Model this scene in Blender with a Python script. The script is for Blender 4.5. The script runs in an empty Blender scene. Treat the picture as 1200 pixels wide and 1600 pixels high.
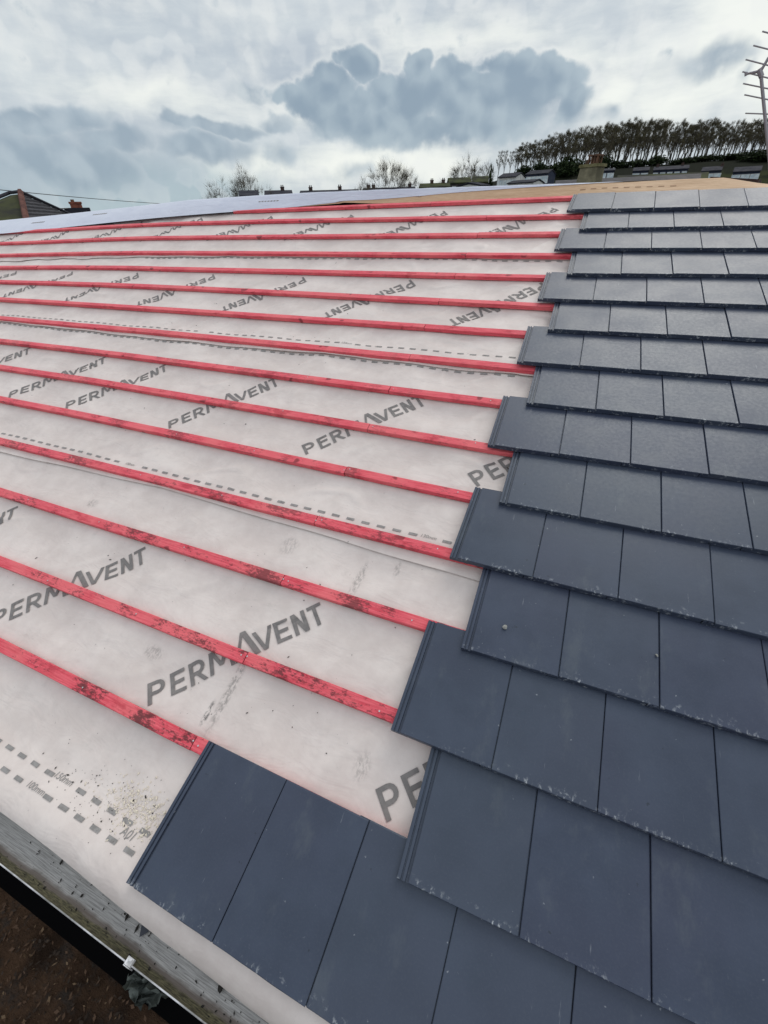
import bpy, math, random
from mathutils import Vector, Matrix, noise
R_ = math.radians
random.seed(7)
scene = bpy.context.scene

# ------------------------------------------------------------------ camera
PITCH = R_(20)
CAM = Vector((0.2778, -0.0564, 1.6617))
RIGHT = Vector((0.91971, 0.39186, -0.02404))
DOWN = Vector((0.20630, -0.53446, -0.81963))
FWD = Vector((-0.33403, 0.74886, -0.57239))
FPX = 667.46                     # focal length in pixels of the 1200 px wide picture
cd = bpy.data.cameras.new('camera'); cam = bpy.data.objects.new('camera', cd)
scene.collection.objects.link(cam)
cd.sensor_fit = 'HORIZONTAL'; cd.sensor_width = 36; cd.lens = 36 * FPX / 1200
cd.clip_start = 0.02; cd.clip_end = 3000
m = Matrix.Identity(4)
for i in range(3):
    m[i][0] = RIGHT[i]; m[i][1] = -DOWN[i]; m[i][2] = -FWD[i]; m[i][3] = CAM[i]
cam.matrix_world = m
scene.camera = cam
scene.render.resolution_x = 768; scene.render.resolution_y = 1024

def ray(px, py):
    return (RIGHT * ((px - 600) / FPX) + DOWN * ((py - 800) / FPX) + FWD)
def at(px, py, dist):
    d = ray(px, py); return CAM + d * (dist / math.hypot(d.x, d.y))

# ------------------------------------------------------------------ sun, sky, exposure
SUN_EL, SUN_AZ = 47, 14          # azimuth measured from +Y towards +X
sd = bpy.data.lights.new('sun', 'SUN'); sun = bpy.data.objects.new('sun', sd)
scene.collection.objects.link(sun)
sd.energy = 1.1; sd.angle = R_(32); sd.color = (1.0, 0.95, 0.88)
sdir = Vector((math.sin(R_(SUN_AZ)) * math.cos(R_(SUN_EL)), math.cos(R_(SUN_AZ)) * math.cos(R_(SUN_EL)), math.sin(R_(SUN_EL))))
sun.rotation_euler = (-sdir).to_track_quat('-Z', 'Y').to_euler()
scene.view_settings.view_transform = 'Standard'; scene.view_settings.look = 'None'
scene.view_settings.exposure = 0.0; scene.view_settings.gamma = 1

class NT:
    def __init__(s, tree): s.t = tree; s.n = tree.nodes; s.l = tree.links
    def new(s, typ, **kw):
        nd = s.n.new(typ)
        for k, v in kw.items(): setattr(nd, k, v)
        return nd
    def put(s, sock, v):
        if hasattr(v, 'is_output') or isinstance(v, bpy.types.NodeSocket): s.l.new(v, sock)
        elif v is not None:
            if isinstance(v, (tuple, list)) and len(v) == 3 and sock.type == 'RGBA': v = (*v, 1)
            sock.default_value = v
    def math(s, op, a, b=None, c=None, clamp=False):
        nd = s.new('ShaderNodeMath', operation=op, use_clamp=clamp)
        s.put(nd.inputs[0], a); s.put(nd.inputs[1], b)
        if c is not None: s.put(nd.inputs[2], c)
        return nd.outputs[0]
    def vmath(s, op, a, b=None, out=0):
        nd = s.new('ShaderNodeVectorMath', operation=op)
        s.put(nd.inputs[0], a); s.put(nd.inputs[1], b)
        return nd.outputs[out]
    def noise(s, vec, scale, detail=4, rough=.55, dist=0, color=False):
        nd = s.new('ShaderNodeTexNoise'); s.put(nd.inputs['Vector'], vec)
        nd.inputs['Scale'].default_value = scale; nd.inputs['Detail'].default_value = detail
        nd.inputs['Roughness'].default_value = rough; nd.inputs['Distortion'].default_value = dist
        return nd.outputs['Color' if color else 'Fac']
    def mix(s, fac, a, b, blend='MIX'):
        nd = s.new('ShaderNodeMix', data_type='RGBA', blend_type=blend)
        s.put(nd.inputs[0], fac); s.put(nd.inputs[6], a); s.put(nd.inputs[7], b)
        return nd.outputs[2]
    def ramp(s, v, a, b, c=0., d=1., smooth=True):
        nd = s.new('ShaderNodeMapRange'); nd.interpolation_type = 'SMOOTHSTEP' if smooth else 'LINEAR'
        s.put(nd.inputs[0], v); nd.inputs[1].default_value = a; nd.inputs[2].default_value = b
        nd.inputs[3].default_value = c; nd.inputs[4].default_value = d
        return nd.outputs[0]
    def scaled(s, vec, sc):
        return s.vmath('MULTIPLY', vec, sc)

def build_world():
    w = bpy.data.worlds.new('World'); scene.world = w; w.use_nodes = True
    w.node_tree.nodes.clear(); T = NT(w.node_tree)
    out = T.new('ShaderNodeOutputWorld'); bg = T.new('ShaderNodeBackground')
    T.l.new(bg.outputs[0], out.inputs[0])
    tc = T.new('ShaderNodeTexCoord').outputs['Generated']
    sky = T.new('ShaderNodeTexSky', sky_type='NISHITA'); sky.sun_disc = False
    sky.sun_elevation = R_(SUN_EL); sky.sun_rotation = R_(SUN_AZ)
    sep = T.new('ShaderNodeSeparateXYZ'); T.l.new(tc, sep.inputs[0])
    X, Y, Z = sep.outputs
    hyp = T.math('MAXIMUM', T.math('SQRT', T.math('ADD', T.math('MULTIPLY', X, X), T.math('MULTIPLY', Y, Y))), .12)
    cmb = T.new('ShaderNodeCombineXYZ')
    T.l.new(T.math('ARCTAN2', X, Y), cmb.inputs[0]); T.l.new(T.math('DIVIDE', Z, hyp), cmb.inputs[1])
    def ae(px, py):
        d = ray(px, py); return (math.atan2(d.x, d.y), d.z / math.hypot(d.x, d.y), 0)
    P = cmb.outputs[0]
    front = T.ramp(Y, .08, .3)
    wv = T.vmath('SUBTRACT', T.noise(P, 9, 3, .55, color=True), (.5, .5, .5))
    wv2 = T.vmath('SUBTRACT', T.noise(P, 30, 3, .6, color=True), (.5, .5, .5))
    Pw = T.vmath('ADD', P, T.vmath('ADD', T.scaled(wv, (.10, .065, 0)), T.scaled(wv2, (.018, .016, 0))))
    def field(blobs, vec):
        tot = None
        for (px, py, rx, ry, wgt) in blobs:
            c = ae(px, py); ra = abs(ae(px + rx, py)[0] - c[0]); rb = abs(ae(px, py + ry)[1] - c[1])
            q = T.vmath('MULTIPLY', T.vmath('SUBTRACT', vec, c), (1 / ra, 1 / rb, 0))
            ln = T.vmath('LENGTH', q, out=1)
            v = T.math('MULTIPLY', T.math('SUBTRACT', 1.35, ln), wgt)
            tot = v if tot is None else T.math('MAXIMUM', tot, v)
        return T.math('MAXIMUM', tot, 0.0)
    cum = [(558,108,30,32,1),(510,140,40,38,1),(656,96,26,26,1),(640,155,85,44,1.2),(718,120,36,30,1),(800,112,44,30,1),
           (866,122,46,38,1),(760,165,130,44,1.2),(590,180,115,38,1.2),(478,160,38,34,.9),(452,138,32,20,.8),(885,168,34,40,.9),
           (700,200,140,28,1),(600,142,40,36,1)]
    strat = [(402,138,44,15,1.1),(428,190,32,16,1.1),(340,203,66,14,1.1),(290,198,20,10,.9),(110,190,60,22,1),(60,202,100,22,1),(180,222,70,20,.9),(320,238,84,26,1),(100,258,230,52,.75),(1110,92,70,34,.8),
             (450,240,48,22,.6),(550,268,44,22,.5),(948,184,22,22,.6),(1150,120,22,50,.5),(20,230,90,60,.6)]
    def voro(vec, scale):
        nd = T.new('ShaderNodeTexVoronoi', feature='F1', voronoi_dimensions='2D'); T.put(nd.inputs['Vector'], vec)
        nd.inputs['Scale'].default_value = scale
        return T.math('SUBTRACT', .55, nd.outputs['Distance'])
    def lumps(vec):
        a = T.math('MULTIPLY', voro(vec, 13), .55); b_ = T.math('MULTIPLY', voro(vec, 31), .35)
        return T.math('ADD', a, b_)
    Pl = T.vmath('ADD', P, T.scaled(wv, (.05, .05, 0)))
    lm = lumps(Pl); lm2 = lumps(T.vmath('ADD', Pl, (.010, .018, 0)))
    emb = T.math('SUBTRACT', lm, lm2)
    n1 = T.noise(P, 8, 6, .6); n2 = T.noise(P, 30, 5, .6)
    f1 = field(cum, Pw)
    v1 = T.math('ADD', f1, T.math('ADD', T.math('MULTIPLY', lm, .9), T.math('ADD', T.math('MULTIPLY', T.math('SUBTRACT', n1, .5), .5), T.math('MULTIPLY', T.math('SUBTRACT', n2, .5), .75))))
    bs = T.new('ShaderNodeSeparateXYZ'); T.l.new(Pw, bs.inputs[0])
    bl = ae(650, 225)[1]; bh = ae(650, 140)[1]
    hi = T.ramp(bs.outputs[1], bl, bh)
    dsoft = T.ramp(v1, .05, .85); dcr = T.ramp(v1, .30, .68)
    d1 = T.math('ADD', T.math('MULTIPLY', dcr, hi), T.math('MULTIPLY', dsoft, T.math('SUBTRACT', 1, hi)))
    rim1 = T.math('MULTIPLY', T.math('MULTIPLY', T.ramp(v1, -.1, .5), T.math('SUBTRACT', 1, d1)), hi)
    f2 = field(strat, Pw)
    v2 = T.math('ADD', f2, T.math('ADD', T.math('MULTIPLY', lm, .45), T.math('MULTIPLY', T.math('SUBTRACT', n1, .5), .9)))
    d2 = T.ramp(v2, .15, .85)
    # high streaky sheet
    bsep = T.new('ShaderNodeSeparateXYZ'); T.l.new(P, bsep.inputs[0])
    Ps = T.scaled(T.vmath('ADD', P, T.scaled(wv, (.05, .02, 0))), (1.0, 3.6, 1))
    nb = T.noise(Ps, 2.2, 3, .5); nb2 = T.noise(Ps, 7, 6, .6)
    nbm = T.math('ADD', T.math('MULTIPLY', nb, .65), T.math('MULTIPLY', nb2, .35))
    base = T.mix(T.ramp(nbm, .34, .66), (.46, .525, .595), (.68, .735, .76))
    base = T.mix(T.math('MULTIPLY', T.ramp(bsep.outputs[1], .42, .75), .55), base, (.50, .555, .62))
    glow = field([(1190,70,230,130,.8),(1060,160,200,60,.55),(590,252,190,34,.75),(720,58,190,44,.45),(250,160,150,36,.5),(960,150,60,90,.55),(430,262,130,34,.6),(900,90,110,50,.35),(440,170,60,30,.3)], Pw)
    g = T.math('ADD', glow, T.math('MULTIPLY', T.math('SUBTRACT', nb2, .5), .9))
    base = T.mix(T.math('MULTIPLY', T.ramp(g, .0, .8), .96), base, (.93, .955, .90))
    lowblue = field([(120,300,330,60,.8)], P)
    base = T.mix(T.math('MULTIPLY', T.ramp(lowblue, .1, .7), .8), base, (.40, .52, .575))
    base = T.mix(T.math('MULTIPLY', T.ramp(emb, .0, .12), .25), base, (.80, .83, .84))
    c2 = T.mix(T.ramp(T.math('ADD', n1, T.math('MULTIPLY', emb, .6)), .35, .7), (.31, .395, .475), (.43, .515, .585))
    col = T.mix(T.math('MULTIPLY', d2, .9), base, c2)
    col = T.mix(T.math('MULTIPLY', rim1, .42), col, (.93, .94, .90))
    sh = T.math('ADD', T.math('MULTIPLY', emb, 1.0), T.math('ADD', T.math('MULTIPLY', T.math('SUBTRACT', n1, .5), .7), T.math('MULTIPLY', v1, -.22)))
    c1 = T.mix(T.ramp(sh, -.50, .10), (.265, .35, .435), (.41, .50, .565))
    col = T.mix(T.math('MULTIPLY', d1, .95), col, c1)
    # rest of the sky, out of the picture: broken overcast, brighter overhead
    nr = T.noise(tc, 2.5, 5, .6)
    rest = T.mix(nr, (.45, .51, .585), (.80, .83, .85))
    rest = T.mix(T.ramp(Z, .3, 1.0), rest, (.88, .92, .98))
    col = T.mix(front, rest, col)
    col = T.mix(T.math('MULTIPLY', T.ramp(Z, .62, .9), .8), col, rest)
    skyc = T.mix(1.0, sky.outputs[0], (.09, .09, .09), 'MULTIPLY')
    col = T.mix(.05, col, skyc)
    bg.inputs['Strength'].default_value = 1.0
    T.l.new(col, bg.inputs['Color'])
build_world()

# ------------------------------------------------------------------ materials
MATS = {}
def mat(name, base, rough=.6, fn=None, spec=.5, metallic=0):
    if name in MATS: return MATS[name]
    mm = bpy.data.materials.new(name); mm.use_nodes = True
    T = NT(mm.node_tree); T.n.clear()
    out = T.new('ShaderNodeOutputMaterial'); b = T.new('ShaderNodeBsdfPrincipled')
    T.l.new(b.outputs[0], out.inputs[0])
    b.inputs['Base Color'].default_value = (*base, 1); b.inputs['Roughness'].default_value = rough
    b.inputs['Specular IOR Level'].default_value = spec; b.inputs['Metallic'].default_value = metallic
    T.b = b; T.oc = T.new('ShaderNodeTexCoord').outputs['Object']
    T.rnd = T.new('ShaderNodeObjectInfo').outputs['Random']
    if fn: fn(T, b)
    MATS[name] = mm; return mm
def bump(T, b, h, strength=.3, dist=.01):
    nd = T.new('ShaderNodeBump'); nd.inputs['Strength'].default_value = strength; nd.inputs['Distance'].default_value = dist
    T.put(nd.inputs['Height'], h); T.l.new(nd.outputs[0], b.inputs['Normal'])
def simple(c1, c2, scale, bmp=0, detail=5, stretch=(1, 1, 1)):
    def f(T, b):
        n = T.noise(T.scaled(T.oc, stretch), scale, detail, .6)
        T.put(b.inputs['Base Color'], T.mix(T.ramp(n, .35, .65), c1, c2))
        if bmp: bump(T, b, n, .5, bmp)
    return f
def uvnode(T):
    return T.new('ShaderNodeUVMap', uv_map='UVMap').outputs[0]

def tile_fn(T, b):
    geo = T.oc
    off = T.new('ShaderNodeCombineXYZ'); T.put(off.inputs[0], T.math('MULTIPLY', T.rnd, 37.)); T.put(off.inputs[1], T.math('MULTIPLY', T.rnd, 91.))
    p = T.vmath('ADD', geo, off.outputs[0])
    n = T.noise(p, 5, 5, .6); nf = T.noise(p, 60, 4, .6); nc = T.noise(p, 2, 3, .5)
    c = T.mix(T.ramp(n, .3, .7), (.031, .040, .068), (.045, .057, .092))
    c = T.mix(T.math('MULTIPLY', T.ramp(nc, .4, .65), .35), c, (.042, .044, .078))
    c = T.mix(T.math('MULTIPLY', T.rnd, .30), c, (.062, .078, .096))
    c = T.mix(T.math('MULTIPLY', T.ramp(T.noise(p, 150, 3, .7), .45, .75), .18), c, (.085, .098, .12))
    c = T.mix(T.math('MULTIPLY', T.ramp(T.noise(T.scaled(p, (1, .5, 1)), 7, 5, .7), .54, .72), .35), c, (.10, .115, .13))
    sp = T.new('ShaderNodeSeparateXYZ'); T.l.new(geo, sp.inputs[0])
    # chips and bloom along the tail edge
    edge = T.ramp(sp.outputs[1], -.001, .022, 1, 0)
    ch = T.math('MULTIPLY', edge, T.ramp(T.noise(T.scaled(p, (1, .55, 1)), 70, 5, .7), .535, .63))
    ch = T.math('MULTIPLY', ch, T.math('MULTIPLY', T.ramp(T.noise(p, 9, 2), .44, .58), T.ramp(T.rnd, 0, 1, .35, 1, False)))
    edge2 = T.ramp(sp.outputs[1], .0, .05, 1, 0)
    ch2 = T.math('MULTIPLY', T.math('MULTIPLY', edge2, T.ramp(T.noise(p, 34, 5, .7), .58, .72)), .5)
    specks = T.math('MULTIPLY', T.ramp(T.noise(p, 42, 3, .6), .70, .77), .4)
    dk = T.ramp(T.noise(T.vmath('ADD', p, (3.1, 7.7, 0)), 24, 3, .6), .71, .76)
    scr = T.math('MULTIPLY', T.ramp(T.noise(T.scaled(p, (3, .35, 1)), 26, 4, .6), .68, .76), .22)
    wht = T.math('MAXIMUM', T.math('MAXIMUM', ch, ch2), T.math('MAXIMUM', specks, scr))
    c = T.mix(T.math('MULTIPLY', dk, .7), c, (.015, .018, .022))
    c = T.mix(T.math('MULTIPLY', wht, .9), c, (.50, .53, .55))
    T.put(b.inputs['Base Color'], c)
    b.inputs['Specular Tint'].default_value = (.82, .93, 1.0, 1)
    T.put(b.inputs['Roughness'], T.ramp(T.math('ADD', T.math('MULTIPLY', n, .5), T.math('MULTIPLY', nf, .5)), .35, .65, .34, .45))
    bump(T, b, T.math('ADD', T.math('MULTIPLY', nf, .35), T.math('MULTIPLY', n, 1.0)), .20, .0025)
M_TILE = mat('tile_concrete', (.06, .07, .1), .45, tile_fn, spec=.42)

def batten_fn(T, b):
    p = T.oc
    off = T.new('ShaderNodeCombineXYZ'); T.put(off.inputs[0], T.math('MULTIPLY', T.rnd, 53.)); T.put(off.inputs[1], T.math('MULTIPLY', T.rnd, 17.))
    p = T.vmath('ADD', p, off.outputs[0])
    g = T.noise(T.scaled(p, (.6, 12, 12)), 14, 5, .65); n = T.noise(p, 3.2, 4, .6)
    c = T.mix(T.ramp(g, .3, .7), (.66, .055, .085), (.88, .155, .19))
    c = T.mix(T.math('MULTIPLY', T.ramp(n, .42, .62), .6), c, (.86, .19, .20))
    c = T.mix(T.math('MULTIPLY', T.ramp(T.noise(T.scaled(p, (.35, 9, 9)), 22, 4, .7), .54, .68), .45), c, (.50, .03, .04))
    c = T.mix(T.math('MULTIPLY', T.ramp(T.noise(T.scaled(p, (1, 2, 2)), 8, 4, .65), .56, .7), .6), c, (.46, .025, .045))
    # grime: more on the lower courses (world height)
    gp = T.new('ShaderNodeNewGeometry').outputs['Position']
    sp = T.new('ShaderNodeSeparateXYZ'); T.l.new(gp, sp.inputs[0])
    lowf = T.ramp(sp.outputs[1], .3, 3.2, 1, .15)
    d = T.noise(T.scaled(p, (.8, 1.8, 1.8)), 44, 6, .8); dm = T.noise(p, 4.5, 3, .6)
    dirt = T.math('MULTIPLY', T.ramp(T.math('ADD', d, T.math('MULTIPLY', T.math('SUBTRACT', dm, .5), .95)), .515, .64), lowf)
    c = T.mix(T.math('MULTIPLY', dirt, .82), c, (.055, .020, .020))
    knot = T.ramp(T.noise(T.scaled(p, (1, 1.2, 1.2)), 11, 1, .5), .70, .76)
    c = T.mix(T.math('MULTIPLY', knot, .7), c, (.14, .015, .02))
    T.put(b.inputs['Base Color'], c)
    bump(T, b, T.math('ADD', g, T.math('MULTIPLY', d, .5)), .8, .003)
M_BAT = mat('red_treated_timber', (.6, .06, .09), .62, batten_fn, spec=.35)
M_BATEND = mat('sawn_end', (.33, .03, .05), .8, simple((.3, .02, .035), (.42, .05, .07), 60))

STAINS = [(-.70, .60, .020, .16, .55), (-.74, .50, .012, .05, .9), (-.10, .55, .03, .05, .3), (-1.13, .62, .05, .03, .35), (-.40, 1.20, .02, .10, .45),
          (-1.66, .72, .05, .015, .5), (-.80, 1.27, .05, .05, .3), (-.25, 1.30, .015, .04, .4), (-2.1, 1.2, .04, .03, .4)]
def sheet_fn(c1, c2, dirty=1.0):
    def f(T, b):
        uv = uvnode(T)
        n = T.noise(uv, 2.2, 5, .6); n2 = T.noise(uv, 11, 5, .65)
        c = T.mix(T.ramp(T.math('ADD', T.math('MULTIPLY', n, .6), T.math('MULTIPLY', n2, .4)), .38, .64), c1, c2)
        fine = T.noise(uv, 260, 2, .5)
        c = T.mix(T.math('MULTIPLY', fine, .16), c, tuple(x * .72 for x in c1))
        if dirty:
            sm = T.math('MULTIPLY', T.ramp(T.noise(T.scaled(uv, (1.3, 1, 1)), 7, 5, .7), .60, .74), .16 * dirty)
            c = T.mix(sm, c, (.33, .30, .27))
            cl = T.ramp(T.noise(uv, 5, 3, .6), .48, .62)
            sp = T.math('MULTIPLY', T.ramp(T.noise(uv, 75, 4, .75), .655, .70), cl)
            c = T.mix(T.math('MULTIPLY', sp, .7 * dirty), c, (.08, .07, .06))
            sp2 = T.ramp(T.noise(T.scaled(uv, (1, .6, 1)), 24, 3, .6), .735, .76)
            c = T.mix(T.math('MULTIPLY', sp2, .65 * dirty), c, (.06, .05, .05))
            st = None
            for (u, v, ru, rv, a) in STAINS:
                q = T.vmath('MULTIPLY', T.vmath('SUBTRACT', uv, (u, v, 0)), (1 / ru, 1 / rv, 0))
                s_ = T.math('MULTIPLY', T.ramp(T.vmath('LENGTH', q, out=1), .5, 1.3, 1, 0), a)
                st = s_ if st is None else T.math('MAXIMUM', st, s_)
            st = T.math('MULTIPLY', st, T.ramp(T.noise(T.scaled(uv, (2, 1, 1)), 40, 4, .75), .42, .60))
            c = T.mix(st, c, (.10, .095, .09))
        T.put(b.inputs['Base Color'], c)
        fold = T.noise(T.scaled(uv, (1, 2.0, 1)), 5, 3, .55, .6)
        bump(T, b, T.math('ADD', fold, T.math('MULTIPLY', n2, .15)), .55, .014)
    return f
M_SHEET = mat('breather_membrane', (.62, .60, .58), .50, sheet_fn((.655, .582, .542), (.765, .695, .650)), spec=.35)
M_RIDGE = mat('ridge_membrane', (.5, .56, .76), .45, sheet_fn((.62, .655, .76), (.68, .715, .81), 0), spec=.3)
M_TAN = mat('tan_underlay', (.5, .34, .2), .7, sheet_fn((.56, .37, .22), (.66, .46, .29), .5))
M_INK = mat('grey_ink', (.20, .185, .175), .6, simple((.165, .155, .15), (.22, .205, .195), 30))
M_INKSM = mat('grey_ink_small', (.27, .26, .25), .6, simple((.22, .21, .2), (.30, .29, .28), 50))
M_TANINK = mat('brown_ink', (.30, .17, .09), .7)
M_NAIL = mat('galvanised_nail', (.6, .6, .6), .35, metallic=.8)

def gutter_fn(T, b):
    uv = uvnode(T); sp = T.new('ShaderNodeSeparateXYZ'); T.l.new(uv, sp.inputs[0])
    g = T.noise(T.scaled(uv, (2.2, 12, 1)), 5, 6, .65); n = T.noise(T.scaled(uv, (1, 3, 1)), 14, 4, .65)
    c = T.mix(T.ramp(g, .35, .65), (.24, .235, .225), (.47, .465, .45))
    c = T.mix(T.math('MULTIPLY', T.ramp(n, .55, .7), .5), c, (.50, .49, .47))
    vv = T.math('ADD', sp.outputs[1], T.math('MULTIPLY', T.math('SUBTRACT', T.noise(T.scaled(uv, (1, .2, 1)), 6, 4, .6), .5), .28))
    moss = T.ramp(vv, .66, .74)
    mc = T.mix(T.ramp(T.noise(uv, 40, 5, .7), .4, .62), (.035, .032, .018), (.15, .14, .08))
    brown = T.math('MULTIPLY', T.ramp(vv, .58, .66), T.ramp(vv, .68, .76, 1, 0))
    c = T.mix(moss, c, mc); c = T.mix(T.math('MULTIPLY', brown, .8), c, (.10, .075, .06))
    blk = T.ramp(T.noise(uv, 60, 3, .6), .69, .73)
    c = T.mix(T.math('MULTIPLY', blk, .8), c, (.03, .025, .02))
    T.put(b.inputs['Base Color'], c); bump(T, b, T.noise(uv, 50, 4, .7), .3, .004)
M_GUT = mat('weathered_gutter', (.3, .3, .3), .5, gutter_fn)
M_GUTLIP = mat('pale_gutter_lip', (.62, .63, .66), .35, simple((.16, .16, .15), (.74, .75, .78), 6))
M_CLIP = mat('white_plastic_clip', (.72, .73, .74), .4, simple((.45, .45, .45), (.78, .78, .8), 90))
M_FASCIA = mat('fascia_paint', (.35, .35, .34), .6, simple((.25, .25, .24), (.4, .4, .39), 8, .002, stretch=(1, 8, 8)))
M_RENDER = mat('pebbledash', (.32, .30, .27), .9, simple((.26, .24, .21), (.38, .36, .32), 40, .01))
M_LIGHTSTOP = mat('light_stop_sheet', (.2, .14, .09), .8, simple((.16, .1, .06), (.25, .18, .12), 8, stretch=(1, 8, 1)))

def soil_fn(T, b):
    p = T.oc
    n = T.noise(p, 1.6, 5, .65); n2 = T.noise(p, 7, 6, .72); n3 = T.noise(T.scaled(p, (1, 1.6, 1)), 22, 5, .75)
    c = T.mix(T.ramp(n, .35, .65), (.028, .018, .013), (.10, .060, .038))
    c = T.mix(T.math('MULTIPLY', T.ramp(n2, .48, .68), .7), c, (.042, .040, .038))
    c = T.mix(T.math('MULTIPLY', T.ramp(n3, .60, .74), .6), c, (.22, .15, .085))
    c = T.mix(T.math('MULTIPLY', T.ramp(n3, .42, .30), .7), c, (.012, .010, .008))
    grass = T.ramp(T.vmath('LENGTH', T.scaled(p, (1, 1, 0)), out=1), 30, 60)
    gc = T.mix(T.ramp(T.noise(p, .12, 5, .65), .4, .6), (.012, .016, .008), (.030, .036, .014))
    c = T.mix(grass, c, gc)
    wf = T.ramp(T.vmath('LENGTH', T.scaled(p, (1, 1, 0)), out=1), 185, 200)
    c = T.mix(wf, c, (.012, .014, .009))
    T.put(b.inputs['Base Color'], c); bump(T, b, T.math('ADD', n2, T.math('MULTIPLY', n3, .5)), .8, .06)
M_SOIL = mat('leaf_litter_ground', (.05, .03, .02), .95, soil_fn, spec=.03)
M_BLACK = mat('near_black', (.004, .004, .0045), .95, spec=.02)
M_SLATE = mat('old_slate', (.10, .10, .11), .6, simple((.024, .024, .030), (.060, .056, .062), 6, .01, stretch=(1, 1, 6)), spec=.08)
M_MOSSY = mat('mossy_roof', (.07, .07, .04), .9, simple((.030, .030, .026), (.060, .066, .028), 1.6, .02), spec=.08)
M_DKROOF = mat('dark_roof', (.03, .032, .04), .8, simple((.020, .022, .032), (.045, .045, .055), .8), spec=.08)
M_OLROOF = mat('olive_roof', (.05, .055, .03), .9, simple((.030, .032, .022), (.065, .075, .030), .6), spec=.08)
M_BRICK = mat('red_brick', (.25, .08, .05), .85, simple((.16, .045, .03), (.30, .10, .06), 9, .01))
M_DKCHIM = mat('sooty_brick', (.06, .04, .035), .9, simple((.035, .028, .026), (.10, .055, .045), 4))
M_HIPTILE = mat('red_hip_tile', (.2, .08, .06), .9, simple((.085, .04, .035), (.16, .075, .06), 5), spec=.1)
M_CONC = mat('lichen_render', (.2, .19, .13), .9, simple((.13, .12, .075), (.29, .265, .17), 3.0, .02))
M_CONC2 = mat('lichen_cap', (.2, .19, .1), .9, simple((.13, .12, .05), (.24, .22, .11), 7, .02))
M_TERRA = mat('terracotta', (.3, .12, .06), .85, simple((.09, .05, .032), (.20, .10, .055), 10))
M_WALLW = mat('white_render', (.7, .7, .68), .8, simple((.55, .55, .52), (.72, .72, .70), 1))
M_WALLD = mat('dark_brick_wall', (.05, .045, .05), .85, simple((.035, .03, .035), (.075, .06, .055), 1.5))
M_WALLB = mat('slate_blue_wall', (.06, .08, .14), .8, simple((.028, .036, .062), (.05, .06, .09), 1.5), spec=.1)
M_WIN = mat('sky_reflection_glass', (.55, .66, .70), .15, simple((.45, .56, .62), (.75, .82, .84), 1.2))  # bright reflected sky is put into the pale glass colour
M_WOOD = mat('bark', (.07, .06, .05), .9, simple((.035, .032, .025), (.08, .072, .054), 1))
M_TWIG = mat('bare_twigs', (.08, .07, .05), .9, simple((.085, .076, .056), (.145, .13, .095), .5), spec=.1)
M_FOL = mat('thin_olive_leaves', (.09, .09, .035), .85, simple((.055, .052, .028), (.15, .135, .07), .16), spec=.1)
M_EVER = mat('evergreen_leaves', (.03, .045, .02), .8, simple((.010, .018, .008), (.036, .055, .020), .7), spec=.1)
M_ALU = mat('aluminium', (.32, .31, .33), .45, metallic=.5)
M_CABLE = mat('black_cable', (.03, .03, .03), .6)
M_STONE = mat('grey_stone', (.3, .3, .28), .8, simple((.22, .22, .2), (.4, .4, .37), 60))
M_CHIP = mat('slate_chip', (.035, .04, .055), .6)
M_CRUMB = mat('moss_crumb', (.02, .018, .015), .9)
M_CREAM = mat('pale_grit', (.74, .67, .55), .8)
M_RAG = mat('pale_plastic', (.05, .06, .055), .7, simple((.04, .05, .046), (.13, .15, .135), 9))

# ------------------------------------------------------------------ object helpers
def mesh(name, verts, faces, material, parent=None, uvs=None, smooth=False, mats=None, midx=None, auto=None):
    me = bpy.data.meshes.new(name); me.from_pydata([tuple(v) for v in verts], [], faces)
    if isinstance(material, list):
        for x in material: me.materials.append(x)
        if midx: me.polygons.foreach_set('material_index', midx)
    else: me.materials.append(material)
    if uvs is not None:
        ul = me.uv_layers.new(name='UVMap')
        vi = [0] * len(me.loops); me.loops.foreach_get('vertex_index', vi)
        flat = []
        for i in vi: flat += list(uvs[i])
        ul.data.foreach_set('uv', flat)
    if smooth: me.polygons.foreach_set('use_smooth', [True] * len(me.polygons))
    me.update()
    o = bpy.data.objects.new(name, me); scene.collection.objects.link(o)
    if parent: o.parent = parent
    return o
def tag(o, label=None, cat=None, group=None, kind=None):
    if label: o['label'] = label
    if cat: o['category'] = cat
    if group: o['group'] = group
    if kind: o['kind'] = kind
    return o
def empty(name, loc, label, cat, group=None, rot=(0, 0, 0)):
    o = bpy.data.objects.new(name, None); scene.collection.objects.link(o)
    o.location = loc; o.rotation_euler = rot; o.empty_display_size = .1
    return tag(o, label, cat, group)
def copy_tree(o, parent=None):
    c = o.copy(); scene.collection.objects.link(c)
    if parent: c.parent = parent; c.matrix_parent_inverse = o.matrix_parent_inverse.copy()
    for ch in [x for x in scene.collection.objects if x.parent == o]: copy_tree(ch, c)
    return c
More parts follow.
